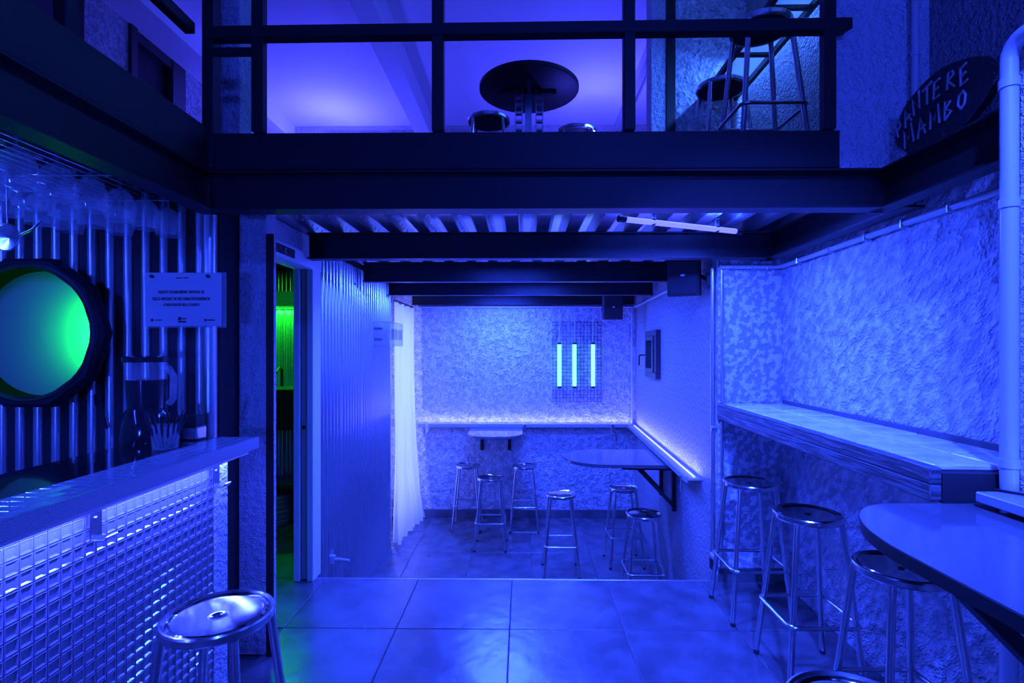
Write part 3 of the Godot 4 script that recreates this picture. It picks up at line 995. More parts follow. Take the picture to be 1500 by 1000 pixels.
	for i in 3:
		var ne := thing("neon_tube", nl[i], "neon light", P(nx[i], 0, 6.41), 0.0, ng)
		part(ne, "glass_tube", MB.new().tube([Vector3(0, 1.03, 0), Vector3(0, 1.545, 0)], 0.023, 12), glow(L(CYAN), 2.1))
		for yy in [1.02, 1.555]:
			part(ne, "end_cap", MB.new().tube([Vector3(0, yy - 0.012, 0), Vector3(0, yy + 0.012, 0)], 0.024, 10), M.black)
		part(ne, "cable", MB.new().tube([Vector3(0, 1.56, 0.0), Vector3(0.004, 1.8, 0.0), Vector3(0, 1.9, -0.012), Vector3(0, 1.99, -0.034)], 0.006, 6), M.pvc)
		area(ne, "neon_light", Vector3(0, 1.287, 0.025), Vector3.BACK, Vector3.UP, Vector2(0.03, 0.5), L(SKYBLUE), 0.05)

	# tables
	var ta := thing("wall_table", "short round-ended stone table fixed to the back wall", "table", P(-0.315, 0, BACK))
	part(ta, "tabletop", MB.new().prism(rounded(-0.31, 0.31, 0.0, 0.80, 0.24, [0, 1]), 0.50, 0.53, Transform3D(), 0.003), M.stone)
	for xx in [-0.19, 0.15]:
		part(ta, "bracket", MB.new().box(Vector3(xx, 0.37, 0.02), Vector3(0.04, 0.27, 0.02), 0.002).box(Vector3(xx, 0.488, 0.28), Vector3(0.04, 0.02, 0.52), 0.002), M.black)
	var tr := thing("wall_table", "long round-ended stone table fixed to the right wall of the sunken room", "table", P(0, 0, 4.72), -ang_low())
	part(tr, "tabletop", MB.new().prism(rounded(0.375, 1.305, -0.34, 0.34, 0.335, [1, 2], 12), 0.49, 0.52, Transform3D(), 0.003), M.stone)
	for zz in [-0.24, 0.24]:
		var br := part(tr, "bracket", MB.new().box(Vector3(1.285, 0.30, zz), Vector3(0.03, 0.37, 0.045), 0.002).box(Vector3(1.07, 0.475, zz), Vector3(0.44, 0.028, 0.045), 0.002), M.black)
		part(br, "brace", MB.new().box(Vector3(1.14, 0.31, zz), Vector3(0.03, 0.46, 0.035), 0.002, Basis(Vector3.BACK, 0.76)), M.black)

	# small window in the right wall
	var wx := low_right_x(5.3)
	var wn := Node3D.new()
	wn.name = "window_1"
	add_child(wn)
	tag(wn, "small dark framed window in the right wall of the sunken room", "window", "", "structure")
	wn.position = P(wx, 0, 5.3)
	wn.rotation.y = -ang_low()
	part(wn, "frame", MB.new().span(Vector3(-0.05, 1.19, -0.27), Vector3(0.01, 1.25, 0.27), 0.004).span(Vector3(-0.05, 1.61, -0.27), Vector3(0.01, 1.67, 0.27), 0.004).span(Vector3(-0.05, 1.25, -0.27), Vector3(0.01, 1.61, -0.2), 0.004).span(Vector3(-0.05, 1.25, 0.2), Vector3(0.01, 1.61, 0.27), 0.004), M.wood_panel)
	part(wn, "sash", MB.new().span(Vector3(-0.065, 1.25, -0.2), Vector3(-0.02, 1.29, 0.2), 0.003).span(Vector3(-0.065, 1.57, -0.2), Vector3(-0.02, 1.61, 0.2), 0.003).span(Vector3(-0.065, 1.29, -0.2), Vector3(-0.02, 1.57, -0.15), 0.003).span(Vector3(-0.065, 1.29, 0.15), Vector3(-0.02, 1.57, 0.2), 0.003), M.wood_panel)
	part(wn, "pane", MB.new().span(Vector3(-0.03, 1.29, -0.15), Vector3(-0.026, 1.57, 0.15)), M.pane)
	part(wn, "handle", MB.new().tube([Vector3(-0.05, 1.42, -0.25), Vector3(-0.11, 1.42, -0.25), Vector3(-0.115, 1.41, -0.25), Vector3(-0.115, 1.31, -0.25)], 0.008, 8), M.black)

	# conduits of the sunken room
	var cg := "surface conduits of the sunken room"
	solo("conduit", MB.new().tube([P(-1.3, 2.005, 6.455), P(1.33, 2.005, 6.455)], 0.011, 10), M.pvc, "thin pale conduit along the top of the back wall", "pipe", cg)
	solo("conduit", MB.new().tube([P(1.345, 2.0, 6.44), P(1.345, 0.58, 6.44)], 0.014, 10), M.pvc, "pale upright conduit in the corner right of the neon grid", "pipe", cg)
	solo("conduit", MB.new().tube([P(low_right_x(6.4) - 0.018, 2.0, 6.4), P(low_right_x(4.2) - 0.018, 2.0, 4.2)], 0.012, 10), M.pvc, "pale conduit along the top of the right wall behind the larger speaker", "pipe", cg)
	solo("conduit", MB.new().tube([P(1.228, 2.0, 3.388), P(1.228, -0.19, 3.388)], 0.014, 10).tube([P(1.262, 1.98, 3.325), P(1.262, 1.14, 3.325)], 0.01, 8).tube([P(1.262, 1.02, 3.325), P(1.262, 0.09, 3.325)], 0.01, 8).box(P(1.232, 0.965, 3.38), Vector3(0.04, 0.04, 0.05), 0.01), M.galv, "upright conduit at the corner between niche and sunken room", "pipe", cg)
	var so := thing("socket", "small socket box low on the corner beside the conduit", "socket")
	part(so, "box", MB.new().box(P(1.215, 0.115, 3.33), Vector3(0.03, 0.12, 0.08), 0.006), M.plate)
	part(so, "cover", MB.new().box(P(1.198, 0.115, 3.33), Vector3(0.008, 0.07, 0.05), 0.002), M.black)

	# speakers
	speaker(P(0.995, 1.955, 5.85), 0.05, "smaller looking black speaker hung at the back wall beside the neon grid", P(0.995, 2.0, 6.475))
	speaker(P(1.12, 1.985, 3.62), -0.45, "larger looking black speaker hung below the beams near the niche corner", P(1.262, 1.94, 3.52))

	# clear sign on the corner of the corrugated wall
	var sg := thing("acrylic_sign", "small clear acrylic sign box on the corrugated wall beside the curtain", "sign", P(-1.34, 0, 5.0))
	part(sg, "front_plate", MB.new().span(Vector3(-0.055, 1.515, 0.17), Vector3(0.105, 1.735, 0.176), 0.001), M.acrylic)
	part(sg, "side_plate", MB.new().span(Vector3(0.10, 1.515, -0.35), Vector3(0.106, 1.735, 0.17), 0.001), M.acrylic)
	part(sg, "edge_frame", MB.new().tube([Vector3(0.103, 1.735, -0.35), Vector3(0.103, 1.735, 0.173), Vector3(-0.055, 1.735, 0.173), Vector3(-0.055, 1.515, 0.173), Vector3(0.103, 1.515, 0.173), Vector3(0.103, 1.515, -0.35), Vector3(0.103, 1.735, -0.35)], 0.003, 6), M.pvc)
	for yy in [1.675, 1.575]:
		part(sg, "spotlight", MB.new().tube([Vector3(-0.05, yy, 0.15), Vector3(0.03, yy - 0.005, 0.15)], 0.013, 10), M.wood_panel)
	for zz in [0.1, 0.03, -0.05, -0.13, -0.21, -0.27]:
		part(sg, "mark", MB.new().box(Vector3(0.108, 1.622, zz), Vector3(0.002, 0.1, 0.022), 0.0), M.ink)


func ang_low() -> float:
	return atan(0.0453)


func speaker(at: Vector3, turn: float, label: String, mount: Vector3) -> void:
	var o := thing("speaker", label, "speaker", at, turn, "black wall speakers")
	var pg := PackedVector2Array([Vector2(-0.105, 0.09), Vector2(0.105, 0.09), Vector2(0.105, -0.02), Vector2(0.06, -0.12), Vector2(-0.06, -0.12), Vector2(-0.105, -0.02)])
	part(o, "cabinet", MB.new().prism(pg, -0.14, 0.14, Transform3D(Basis(Vector3.RIGHT, 0.09), Vector3.ZERO), 0.006), M.black_matt)
	part(o, "grille", MB.new().box(Vector3(0, -0.008, 0.094), Vector3(0.19, 0.25, 0.006), 0.002, Basis(Vector3.RIGHT, 0.09)), M.black_matt)
	part(o, "badge", MB.new().box(Vector3(0.0, -0.008, 0.098), Vector3(0.026, 0.014, 0.004), 0.001, Basis(Vector3.RIGHT, 0.09)), M.paint_white, "small pale badge")
	var m := o.to_local(mount) if o.is_inside_tree() else (Basis(Vector3.UP, -turn) * (mount - at))
	part(o, "mounting_arm", MB.new().tube([Vector3(0, 0.05, -0.11), m], 0.014, 8).box(m, Vector3(0.05, 0.09, 0.05), 0.004), M.black)


func right_side() -> void:
	# tiled shelf along the right wall
	var ang := -atan(0.037)
	var sh := thing("tiled_shelf", "long wall shelf with pale glazed tiles and a dark timber front", "shelf", P(right_x(2.45), 0, 2.45), ang)
	# local z: +0.95 is the near end (d 1.5), -0.90 the far end (d 3.35); x runs from -0.42 (front) to 0 (wall)
	part(sh, "slab", MB.new().span(Vector3(-0.385, 1.03, -0.885), Vector3(-0.005, 1.116, 0.95)), M.black_matt)
	for i in 2:
		part(sh, "front_board", MB.new().span(Vector3(-0.42, 1.035 + i * 0.049, -0.885), Vector3(-0.386, 1.083 + i * 0.049, 0.95), 0.003), M.wood)
	var mesh_a: ArrayMesh = MB.new().box(Vector3.ZERO, Vector3(0.179, 0.016, 0.189), 0.003).mesh()
	var m2 := MB.new()
	m2.uv_off = Vector2(0.4, 0.7)
	var mesh_b: ArrayMesh = m2.box(Vector3.ZERO, Vector3(0.179, 0.016, 0.189), 0.003).mesh()
	for i in 2:
		for j in 9:
			var t := part(sh, "tile", mesh_a if (i + j) % 2 else mesh_b, M.shelf_tile)
			t.position = Vector3(-0.287 + i * 0.188, 1.1235 + rng.randf() * 0.0015, -0.785 + j * 0.2)
			t.rotation.z = rng.randf_range(-0.004, 0.004)
	part(sh, "skirting", MB.new().box(Vector3(-0.006, 1.14, 0.03), Vector3(0.012, 0.03, 1.83), 0.003), M.grout)

	# pipe along the top of the right wall and round the niche
	var y := 2.0
	var pts := [P(1.25, y, 3.325), P(right_x(3.3) - 0.06, y, 3.325), P(right_x(3.3) - 0.025, y, 3.29), P(right_x(1.5) - 0.02, y, 1.5)]
	var pp := thing("conduit", "bright pale pipe along the top of the right wall and niche", "pipe")
	part(pp, "pipe", MB.new().tube(pts, 0.014, 10), M.pvc)
	for d in [3.1, 2.75, 2.45, 2.2, 1.95, 1.7]:
		part(pp, "clip", MB.new().box(P(right_x(d) - 0.02, y, d), Vector3(0.04, 0.04, 0.014), 0.004), M.galv)
	for xx in [1.33, 1.45, 1.55]:
		part(pp, "clip", MB.new().box(P(xx, y, 3.33), Vector3(0.014, 0.04, 0.036), 0.004), M.galv)
	# drainpipe on the pilaster corner
	var dp := thing("drainpipe", "grey drainpipe with an elbow on the pilaster at the right edge", "pipe")
	var cx := 1.36
	var cd := 1.475
	part(dp, "pipe", MB.new().tube([P(cx, 0.0, cd), P(cx, 2.28, cd)] + arc(P(cx, 2.28, cd - 0.05), Vector3.FORWARD, Vector3.UP, 0.05, 0.15, PI / 2, 6) + [P(cx + 0.03, 2.335, 0.6), P(cx + 0.05, 2.335, -1.5)], 0.021, 14), M.pvc)
	for yy in [2.215, 1.88, 1.155]:
		part(dp, "coupling", MB.new().tube([P(cx, yy - 0.012, cd), P(cx, yy + 0.012, cd)], 0.0245, 14), M.pvc)
	# upright pipe on the pillar behind the board
	var up := thing("conduit", "upright grey conduit between the pillar and the oval board", "pipe")
	part(up, "pipe", MB.new().tube([P(1.535, 2.19, 2.06), P(1.535, 4.3, 2.06)], 0.014, 10), M.pvc)
	part(up, "coupling", MB.new().tube([P(1.535, 2.62, 2.06), P(1.535, 2.64, 2.06)], 0.017, 10), M.pvc)

	# oval board with carved letters
	var bd := thing("oval_sign", "black oval board with hand-carved name standing on the right side beam", "sign", P(1.455, 2.312, 1.83))
	bd.basis = Basis(Vector3(-0.06, 0, 1).normalized(), Vector3.UP, Vector3(-1, 0, -0.06).normalized())  # x along the wall towards the viewer, z into the room
	var ov := PackedVector2Array()
	for i in 40:
		var a := TAU * i / 40
		var k := 1.0 + 0.02 * sin(a * 3.0 + 1.0) + 0.012 * sin(a * 7.0)
		ov.append(Vector2(cos(a) * 0.228 * k, sin(a) * 0.128 * k))
	part(bd, "board", MB.new().prism(ov, -0.012, 0.012, Transform3D(Basis(Vector3.RIGHT, PI / 2), Vector3.ZERO), 0.004), M.sign_black)
	var gl := {
		"P": [[[0, 0], [0.02, 1], [0.45, 0.85], [0.4, 0.55], [0.02, 0.5]]],
		"A": [[[0, 0], [0.3, 1], [0.6, 0.05]], [[0.1, 0.38], [0.62, 0.5]]],
		"N": [[[0, 0], [0.04, 0.95], [0.5, 0.15], [0.55, 1.1]]],
		"T": [[[0.3, 0], [0.28, 1]], [[-0.08, 0.88], [0.66, 1.08]]],
		"E": [[[0.5, 0.1], [0, 0], [0.05, 0.95], [0.5, 1]], [[0.02, 0.5], [0.42, 0.56]]],
		"R": [[[0, 0], [0.05, 1], [0.42, 0.95], [0.5, 0.72], [0.05, 0.5], [0.62, -0.02]]],
		"M": [[[0, 0], [0.06, 1], [0.34, 0.35], [0.6, 1.05], [0.7, 0.05]]],
		"B": [[[0, 0], [0.02, 1], [0.4, 0.85], [0.05, 0.55], [0.48, 0.3], [0, 0]]],
		"O": [[[0.3, 0], [0.02, 0.3], [0.06, 0.8], [0.36, 1], [0.58, 0.7], [0.55, 0.25], [0.3, 0]]],
	}
	var words := [["P", -0.205, -0.02, 0.062, -0.35], ["A", -0.165, 0.0, 0.066, -0.3], ["N", -0.118, 0.025, 0.07, -0.15], ["T", -0.068, 0.035, 0.066, 0.0], ["E", -0.018, 0.036, 0.062, 0.0], ["R", 0.045, 0.04, 0.056, 0.05], ["E", 0.105, 0.022, 0.062, -0.1],
		["M", -0.168, -0.078, 0.075, -0.1], ["A", -0.098, -0.068, 0.07, -0.05], ["M", -0.035, -0.06, 0.068, 0.0], ["B", 0.035, -0.058, 0.064, 0.0], ["O", 0.09, -0.05, 0.056, 0.1]]
	for wd in words:
		var m := MB.new()
		for stroke in gl[wd[0]]:
			var line := []
			for q in stroke:
				var v2 := Vector2(q[0], q[1]).rotated(wd[4] * -1.0) * float(wd[3])
				line.append(Vector3(wd[1] + v2.x * 0.95, wd[2] + v2.y, 0.014))
			m.tube(line, 0.0042, 6)
		part(bd, "letter", m, M.carved)

	# near table and the lit ledge on the pilaster
	var nt := thing("wall_table", "large dark stone table with a rounded corner at the lower right edge", "table")
	part(nt, "tabletop", MB.new().prism(near_top(), 1.036, 1.04, Transform3D(), 0.001), M.stone)
	part(nt, "edge_board", MB.new().prism(near_top(), 1.008, 1.036, Transform3D(), 0.002), M.black)
	for dd in [1.03, 0.3]:
		var br := part(nt, "bracket", MB.new().box(P(1.372, 0.75, dd), Vector3(0.03, 0.52, 0.045), 0.002).box(P(1.11, 0.993, dd), Vector3(0.5, 0.03, 0.045), 0.002), M.black)
		part(br, "brace", MB.new().box(P(1.115, 0.745, dd), Vector3(0.03, 0.7, 0.04), 0.002, Basis(Vector3.BACK, 0.785)), M.black)
	var le := thing("light_ledge", "short granite ledge with scattered wires on the pilaster above the large table", "ledge")
	part(le, "ledge_board", MB.new().span(P(1.242, 1.055, 1.448), P(1.388, 1.083, 0.2), 0.003), M.granite)
	part(le, "wire", MB.new().tube([P(1.30, 1.087, 1.45), P(1.33, 1.09, 1.38), P(1.29, 1.088, 1.3), P(1.33, 1.09, 1.24), P(1.3, 1.088, 1.15)], 0.004, 6), M.black)
	led_strip(le, P(1.37, 1.088, 1.42), P(1.37, 1.088, 0.25), Vector3.UP, L(BLUE), 0.3, 6.0, 0.01)


func bar() -> void:
	# rear wall of the bar: corrugated sheets that face the viewer
	var bw := thing("wall_bar", "black end wall of the bar with upright metal ribs, behind the notice", "wall")
	bw.set_meta("kind", "structure")
	for i in 22:
		var prof := []
		for q in 11:
			var a := PI - PI * q / 10.0
			prof.append(Vector2(0.0195 * cos(a), 0.0195 * sin(a)))
		var bx := -1.46 - i * 0.0822
		part(bw, "rib", MB.new().strip(prof, P(bx, 0.0, 2.344), P(bx, 2.18, 2.344), Vector3.RIGHT, Vector3.BACK), M.sheet)
	part(bw, "backing", MB.new().span(P(-3.2, 0, 2.345), P(-1.373, 2.19, 2.52)), M.black_matt)
	solo("downpipe", MB.new().tube([P(-1.378, 1.08, 2.28), P(-1.378, 2.1, 2.28)], 0.029, 18), M.galv, "thick galvanised pipe at the right end of the ribbed bar wall", "pipe")
	struct("wall_left", MB.new().span(P(-1.372, 0, 2.50), P(-1.235, 2.19, 2.60), 0.005), M.plaster, "rough plastered column between the bar and the doorway")
	solo("steel_column", MB.new().span(P(-1.234, 0, 2.488), P(-1.198, 2.03, 2.498), 0.002), M.black, "dark steel flange on the doorway side of the plastered column", "column")

	# counter
	var c := thing("bar_counter", "bar counter with a granite edge and a front of small glass blocks", "bar counter")
	part(c, "countertop", MB.new().span(P(-1.57, 1.07, 2.22), P(-1.30, 1.098, -0.6), 0.003), M.counter)
	part(c, "front_edge", MB.new().span(P(-1.141, 1.052, 2.22), P(-1.128, 1.1, -0.6), 0.003).span(P(-1.30, 1.052, 2.205), P(-1.141, 1.1, 2.22), 0.003), M.granite)
	part(c, "top_bed", MB.new().span(P(-1.30, 1.056, 2.205), P(-1.141, 1.092, -0.6)), M.grout)
	var mo := MB.new().box(Vector3.ZERO, Vector3(0.0365, 0.008, 0.0365), 0.0015).mesh()
	var rest := []
	for i in 4:
		for j in 62:
			var at := P(-1.28 + i * 0.0392, 1.0955, 2.185 - j * 0.0392)
			var pd := -at.z
			if pd > 0.95:
				var t := part(c, "top_tile", mo, M.mosaic)
				t.position = at
				t.rotation = Vector3(rng.randf_range(-0.02, 0.02), 0, rng.randf_range(-0.02, 0.02))
			else:
				rest.append(Transform3D(Basis(), at))
	stuff(c, "top_tile_rest", mo, M.mosaic, rest)
	part(c, "carcass", MB.new().span(P(-1.56, 0.0, 2.0), P(-1.215, 1.06, -0.6)), M.black_matt)
	part(c, "end_pier", MB.new().span(P(-1.5, 0, 2.10), P(-1.195, 1.052, 2.012), 0.004), M.plaster)
	# glass blocks: dished tiles on a dark bed
	var pz := 0.0372
	var gb := block_mesh(pz - 0.0022, 0.009)
	var cand := []
	for i in 60:
		for j in 28:
			var d := 1.992 - i * pz
			var y := 1.032 - j * pz
			if y < 0.02:
				continue
			var pxx := 766.0 - 764.0 * 1.2 / maxf(d, 0.05)
			var pyy := 513.0 + 764.0 * (EYE - y) / maxf(d, 0.05)
			var seen: bool = d > 0.3 and pxx > -12.0 and pyy < 1012.0
			cand.append([d if seen else 99.0 + rng.randf() * 0.0 + absf(d), y, d])
	cand.sort_custom(func(a, b): return a[0] < b[0])
	var left := []
	for i in cand.size():
		var tf := Transform3D(Basis(), P(-1.205, cand[i][1], cand[i][2]))
		if i < 300 and cand[i][0] < 90.0:
			var t := part(c, "glass_block", gb, M.block)
			t.transform = tf
		else:
			left.append(tf)
	stuff(c, "glass_block_rest", gb, M.block, left)
	for d in [1.432, 2.0]:
		var hk := part(c, "bag_hook", MB.new().box(P(-1.185, 0.998, d), Vector3(0.006, 0.1, 0.042), 0.002).box(P(-1.165, 0.949, d), Vector3(0.044, 0.006, 0.042), 0.002).box(P(-1.141, 0.954, d), Vector3(0.006, 0.014, 0.042), 0.002, Basis(Vector3.BACK, -0.5)), M.steel)
		for yy in [1.03, 1.005]:
			part(hk, "screw", MB.new().tube([P(-1.183, yy, d), P(-1.178, yy, d)], 0.006, 10), M.steel)
	part(c, "led_profile", MB.new().span(P(-1.1415, 1.054, 2.15), P(-1.139, 1.04, -0.5), 0.0005), M.galv)
	led_strip(c, P(-1.149, 1.052, -0.5), P(-1.149, 1.052, 2.15), Vector3(-0.45, -0.893, 0), L(Color(0.03, 0.05, 1.0)), 5.0, 6.0, 0.012)

	# notice
	var no := thing("notice_sign", "acrylic notice with three lines of print on the ribbed bar wall", "sign", P(-1.469, 1.69, 2.24))
	part(no, "plate", MB.new().box(Vector3(0, 0, 0), Vector3(0.332, 0.232, 0.004), 0.001), M.plate)
	part(no, "holder", MB.new().box(Vector3(0.008, -0.002, -0.006), Vector3(0.35, 0.24, 0.003), 0.001), M.acrylic)
	for xx in [-0.135, 0.11]:
		part(no, "screw", MB.new().tube([Vector3(xx, 0.1, -0.09), Vector3(xx, 0.1, 0.011)], 0.007, 12), M.ink)
	var lines := [["AQUEST ESTABLIMENT DISPOSA DE", 0.031, 0.2], ["FULLS OFICIALS DE RECLAMACIÓ/DENÚNCIA", 0.005, 0.25], ["A DISPOSICIÓ DELS CLIENTS", -0.021, 0.157]]
	for l in lines:
		letters(no, l[0], Vector3(-0.008, l[1], 0.0028), l[2], 0.017 if l[0].contains("Ó/") else 0.0155)
	for q in [[-0.135, -0.089, 0.011, 0.012], [-0.108, -0.089, 0.03, 0.004], [-0.015, -0.083, 0.014, 0.014], [0.005, -0.083, 0.02, 0.005], [-0.004, -0.096, 0.034, 0.007], [0.098, -0.089, 0.01, 0.011], [0.122, -0.089, 0.03, 0.006], [-0.018, 0.093, 0.026, 0.004], [0.012, 0.093, 0.022, 0.004]]:
		part(no, "logo", MB.new().box(Vector3(q[0], q[1], 0.0027), Vector3(q[2], q[3], 0.0016)), M.ink)

	# round green lamp: a black drum whose white back is lit from inside its rim
	var gx := thing("drum_lamp", "round black drum lamp glowing green at the left edge", "lamp", P(-2.12, 1.545, 2.20))
	var bz := Basis(Vector3.RIGHT, PI / 2)   # lathe axis towards the viewer
	part(gx, "housing", MB.new().lathe([Vector2(0.2, -0.09), Vector2(0.30, -0.09), Vector2(0.335, -0.05), Vector2(0.335, -0.01), Vector2(0.32, 0.006), Vector2(0.288, 0.004)], 10, Vector3.ZERO, bz).lathe([Vector2(0.305, 0.002), Vector2(0.29, 0.008), Vector2(0.276, 0.002)], 48, Vector3.ZERO, bz), M.black)
	part(gx, "inner_ring", MB.new().lathe([Vector2(0.276, 0.002), Vector2(0.274, -0.085)], 48, Vector3.ZERO, bz), M.flat_black)
	part(gx, "reflector", MB.new().lathe([Vector2(0.276, -0.082), Vector2(0.14, -0.075), Vector2(0.001, -0.072)], 48, Vector3.ZERO, bz), M.disc)
	var gc := Color(0.005, 1.0, 0.05)
	part(gx, "led", MB.new().box(Vector3(0.266, 0, -0.02), Vector3(0.006, 0.2, 0.012)), glow(L(gc), 3.0))
	area(gx, "led_light", Vector3(0.25, 0, -0.02), Vector3(-0.65, 0, -0.76).normalized(), Vector3.UP, Vector2(0.012, 0.34), L(gc), 1.0)

	# things on the counter
	var jug := thing("blender_jug", "dark ribbed jug with lid and handle standing on the bar counter", "jug", P(-1.515, 1.098, 2.08))
	var pr := [Vector2(0.0, 0.0), Vector2(0.085, 0.0), Vector2(0.09, 0.02), Vector2(0.078, 0.12), Vector2(0.066, 0.14), Vector2(0.072, 0.25), Vector2(0.078, 0.33), Vector2(0.074, 0.33), Vector2(0.066, 0.25), Vector2(0.0, 0.16)]
	part(jug, "body", MB.new().lathe(pr.slice(0, 5) + [Vector2(0.07, 0.255), Vector2(0.0, 0.26)], 14), M.black_gloss)
	part(jug, "beaker", MB.new().lathe([Vector2(0.07, 0.255), Vector2(0.076, 0.325)], 24), M.acrylic)
	part(jug, "lid", MB.new().lathe([Vector2(0.0, 0.325), Vector2(0.08, 0.325), Vector2(0.082, 0.345), Vector2(0.05, 0.352), Vector2(0.0, 0.352)], 24), M.black_gloss)
	part(jug, "handle", MB.new().tube([Vector3(0.072, 0.3, 0.01), Vector3(0.105, 0.3, 0.02), Vector3(0.125, 0.27, 0.02), Vector3(0.122, 0.18, 0.02), Vector3(0.105, 0.16, 0.02)], 0.013, 10), M.acrylic)
	var tm := thing("tumbler", "cut glass tumbler full of dark straws on the bar counter", "glass", P(-1.362, 1.098, 1.97))
	part(tm, "glass_wall", MB.new().lathe([Vector2(0.0, 0.004), Vector2(0.042, 0.0), Vector2(0.044, 0.006), Vector2(0.05, 0.088)], 12), M.glass)
	var sg := thing("straw_bundle", "fan of dark straws standing in the cut glass tumbler", "straws", P(-1.362, 1.103, 1.97))
	for i in 16:
		var a := TAU * i / 16.0
		var dx := Vector3(cos(a), 0, sin(a))
		part(sg, "straw", MB.new().tube([dx * 0.028, dx * 0.068 + Vector3(0, 0.125 + 0.012 * sin(i * 2.0), 0)], 0.004, 6), M.black_gloss)
	var nd := thing("napkin_holder", "low metal napkin holder at the end of the bar counter", "napkin holder", P(-1.395, 1.098, 2.17))
	part(nd, "tray", MB.new().box(Vector3(0, 0.028, 0), Vector3(0.1, 0.056, 0.07), 0.006), M.steel)
	part(nd, "stack", MB.new().box(Vector3(-0.006, 0.078, -0.005), Vector3(0.09, 0.044, 0.06), 0.004), M.black_matt)

	# wire rack and the glasses that hang from it
	var rk := thing("glass_rack", "wire rack under the gallery from which the wine glasses hang", "rack")
	for i in 13:
		var xx := -1.51 - i * 0.045
		part(rk, "wire", MB.new().tube([P(xx, 2.137, 0.5), P(xx, 2.137, 2.31)], 0.0045 if i == 0 else 0.003, 6), M.steel)
	for d in [0.6, 1.05, 1.5, 1.95, 2.28]:
		part(rk, "cross_wire", MB.new().tube([P(-1.51, 2.131, d), P(-2.05, 2.131, d)], 0.004, 6), M.steel)
	for q in [[-1.53, 2.25], [-1.53, 1.0], [-2.02, 2.25], [-2.02, 1.0]]:
		part(rk, "hanger", MB.new().tube([P(q[0], 2.13, q[1]), P(q[0], 2.19, q[1])], 0.005, 6), M.black)
	var proto: Node3D
	var order := ["first", "second", "third", "fourth", "fifth", "sixth", "seventh", "eighth"]
	for r in 3:
		for k in int([7, 5, 5][r]):
			var d: float = 2.235 - k * 0.135 - r * 0.04
			var xx := -1.5325 - r * 0.18
			var lab := "upside-down wine glass in the %s row of the rack, %s from the ribbed wall" % [["front", "middle", "rear"][r], order[k]]
			var o: Node3D
			if proto == null:
				proto = thing("wine_glass", lab, "glass")
				o = proto
				part(o, "foot", MB.new().lathe([Vector2(0.0, 0.002), Vector2(0.037, 0.0), Vector2(0.037, 0.002), Vector2(0.006, 0.003)], 20), M.acrylic)
				part(o, "stem", MB.new().tube([Vector3(0, 0, 0), Vector3(0, -0.058, 0)], 0.004, 8), M.acrylic)
				part(o, "bowl", MB.new().lathe([Vector2(0.004, -0.056), Vector2(0.02, -0.064), Vector2(0.038, -0.08), Vector2(0.05, -0.105), Vector2(0.0525, -0.13), Vector2(0.05, -0.155), Vector2(0.044, -0.178)], 26), M.glass)
				part(o, "rim", MB.new().tube(arc(Vector3(0, -0.178, 0), Vector3.RIGHT, Vector3.BACK, 0.044, 0, TAU * 23 / 24, 23), 0.002, 6, true), M.acrylic)
			else:
				o = proto.duplicate()
				o.name = numbered("wine_glass")
				add_child(o)
			o.position = P(xx, 2.142, d)
			o.rotation.y = rng.randf() * TAU
			tag(o, lab, "glass", "wine glasses hanging from the wire rack")

	solo("power_cable", MB.new().tube([P(-1.90, 2.0, 2.305), P(-1.895, 1.8, 2.31), P(-1.905, 1.7, 2.305), P(-1.89, 1.58, 2.31), P(-1.895, 1.45, 2.305), P(-1.90, 1.3, 2.31), P(-1.88, 1.22, 2.305), P(-1.86, 1.12, 2.31)], 0.005, 7).box(P(-1.90, 1.25, 2.305), Vector3(0.022, 0.05, 0.018), 0.005), M.black, "thin dark cable hanging on the ribbed bar wall beside the drum lamp", "cable")
	var hs := thing("bar_strainer", "round metal strainer hanging at the left edge below the glasses", "strainer", P(-1.83, 1.87, 1.83))
	part(hs, "bowl", MB.new().lathe([Vector2(0.0, -0.012), Vector2(0.04, -0.008), Vector2(0.05, 0.004), Vector2(0.045, 0.006), Vector2(0.0, -0.004)], 24, Vector3.ZERO, Basis(Vector3.RIGHT, PI / 2)), M.steel)
	part(hs, "handle", MB.new().tube([Vector3(0.045, 0.01, 0), Vector3(0.09, 0.03, 0), Vector3(0.12, 0.06, 0)], 0.004, 6), M.steel)
	part(hs, "hook", MB.new().tube([Vector3(0, 0.05, 0), Vector3(-0.005, 0.27, 0)], 0.003, 6), M.steel)
	solo("steel_bracket", MB.new().span(P(-1.62, 2.175, 1.82), P(-1.36, 2.15, 1.86), 0.003).span(P(-1.40, 2.15, 1.82), P(-1.36, 2.05, 1.86), 0.003), M.black, "black bracket under the gallery near the left beam", "bracket")


func letters(parent: Node, text: String, at: Vector3, width: float, height: float) -> void:
	var tm := TextMesh.new()
	var f := SystemFont.new()
	f.font_names = PackedStringArray(["Droid Sans"])
	f.font_weight = 700
	var fv := FontVariation.new()
	fv.base_font = f
	fv.variation_embolden = 0.45
	tm.font = fv
	tm.text = text
	tm.font_size = 32
	tm.pixel_size = 0.001
	tm.depth = 0.03
	tm.curve_step = 2.0
	var bb := tm.get_aabb()
	var o := part(parent, "print", tm, M.ink)
	o.scale = Vector3(width / maxf(bb.size.x, 0.001), height / maxf(bb.size.y, 0.001), 0.03)
	o.position = at - Vector3(bb.get_center().x * o.scale.x, bb.get_center().y * o.scale.y, 0)


func stuff(parent: Node, nm: String, m: Mesh, material: Material, where: Array) -> void:
	if where.is_empty():
		return
	var mm := MultiMesh.new()
	mm.transform_format = MultiMesh.TRANSFORM_3D
	mm.mesh = m
	mm.instance_count = where.size()
	for i in where.size():
		mm.set_instance_transform(i, where[i])
	var o := MultiMeshInstance3D.new()
	o.name = nm
	o.multimesh = mm
	o.material_override = material
	o.set_meta("kind", "stuff")
	parent.add_child(o, true)


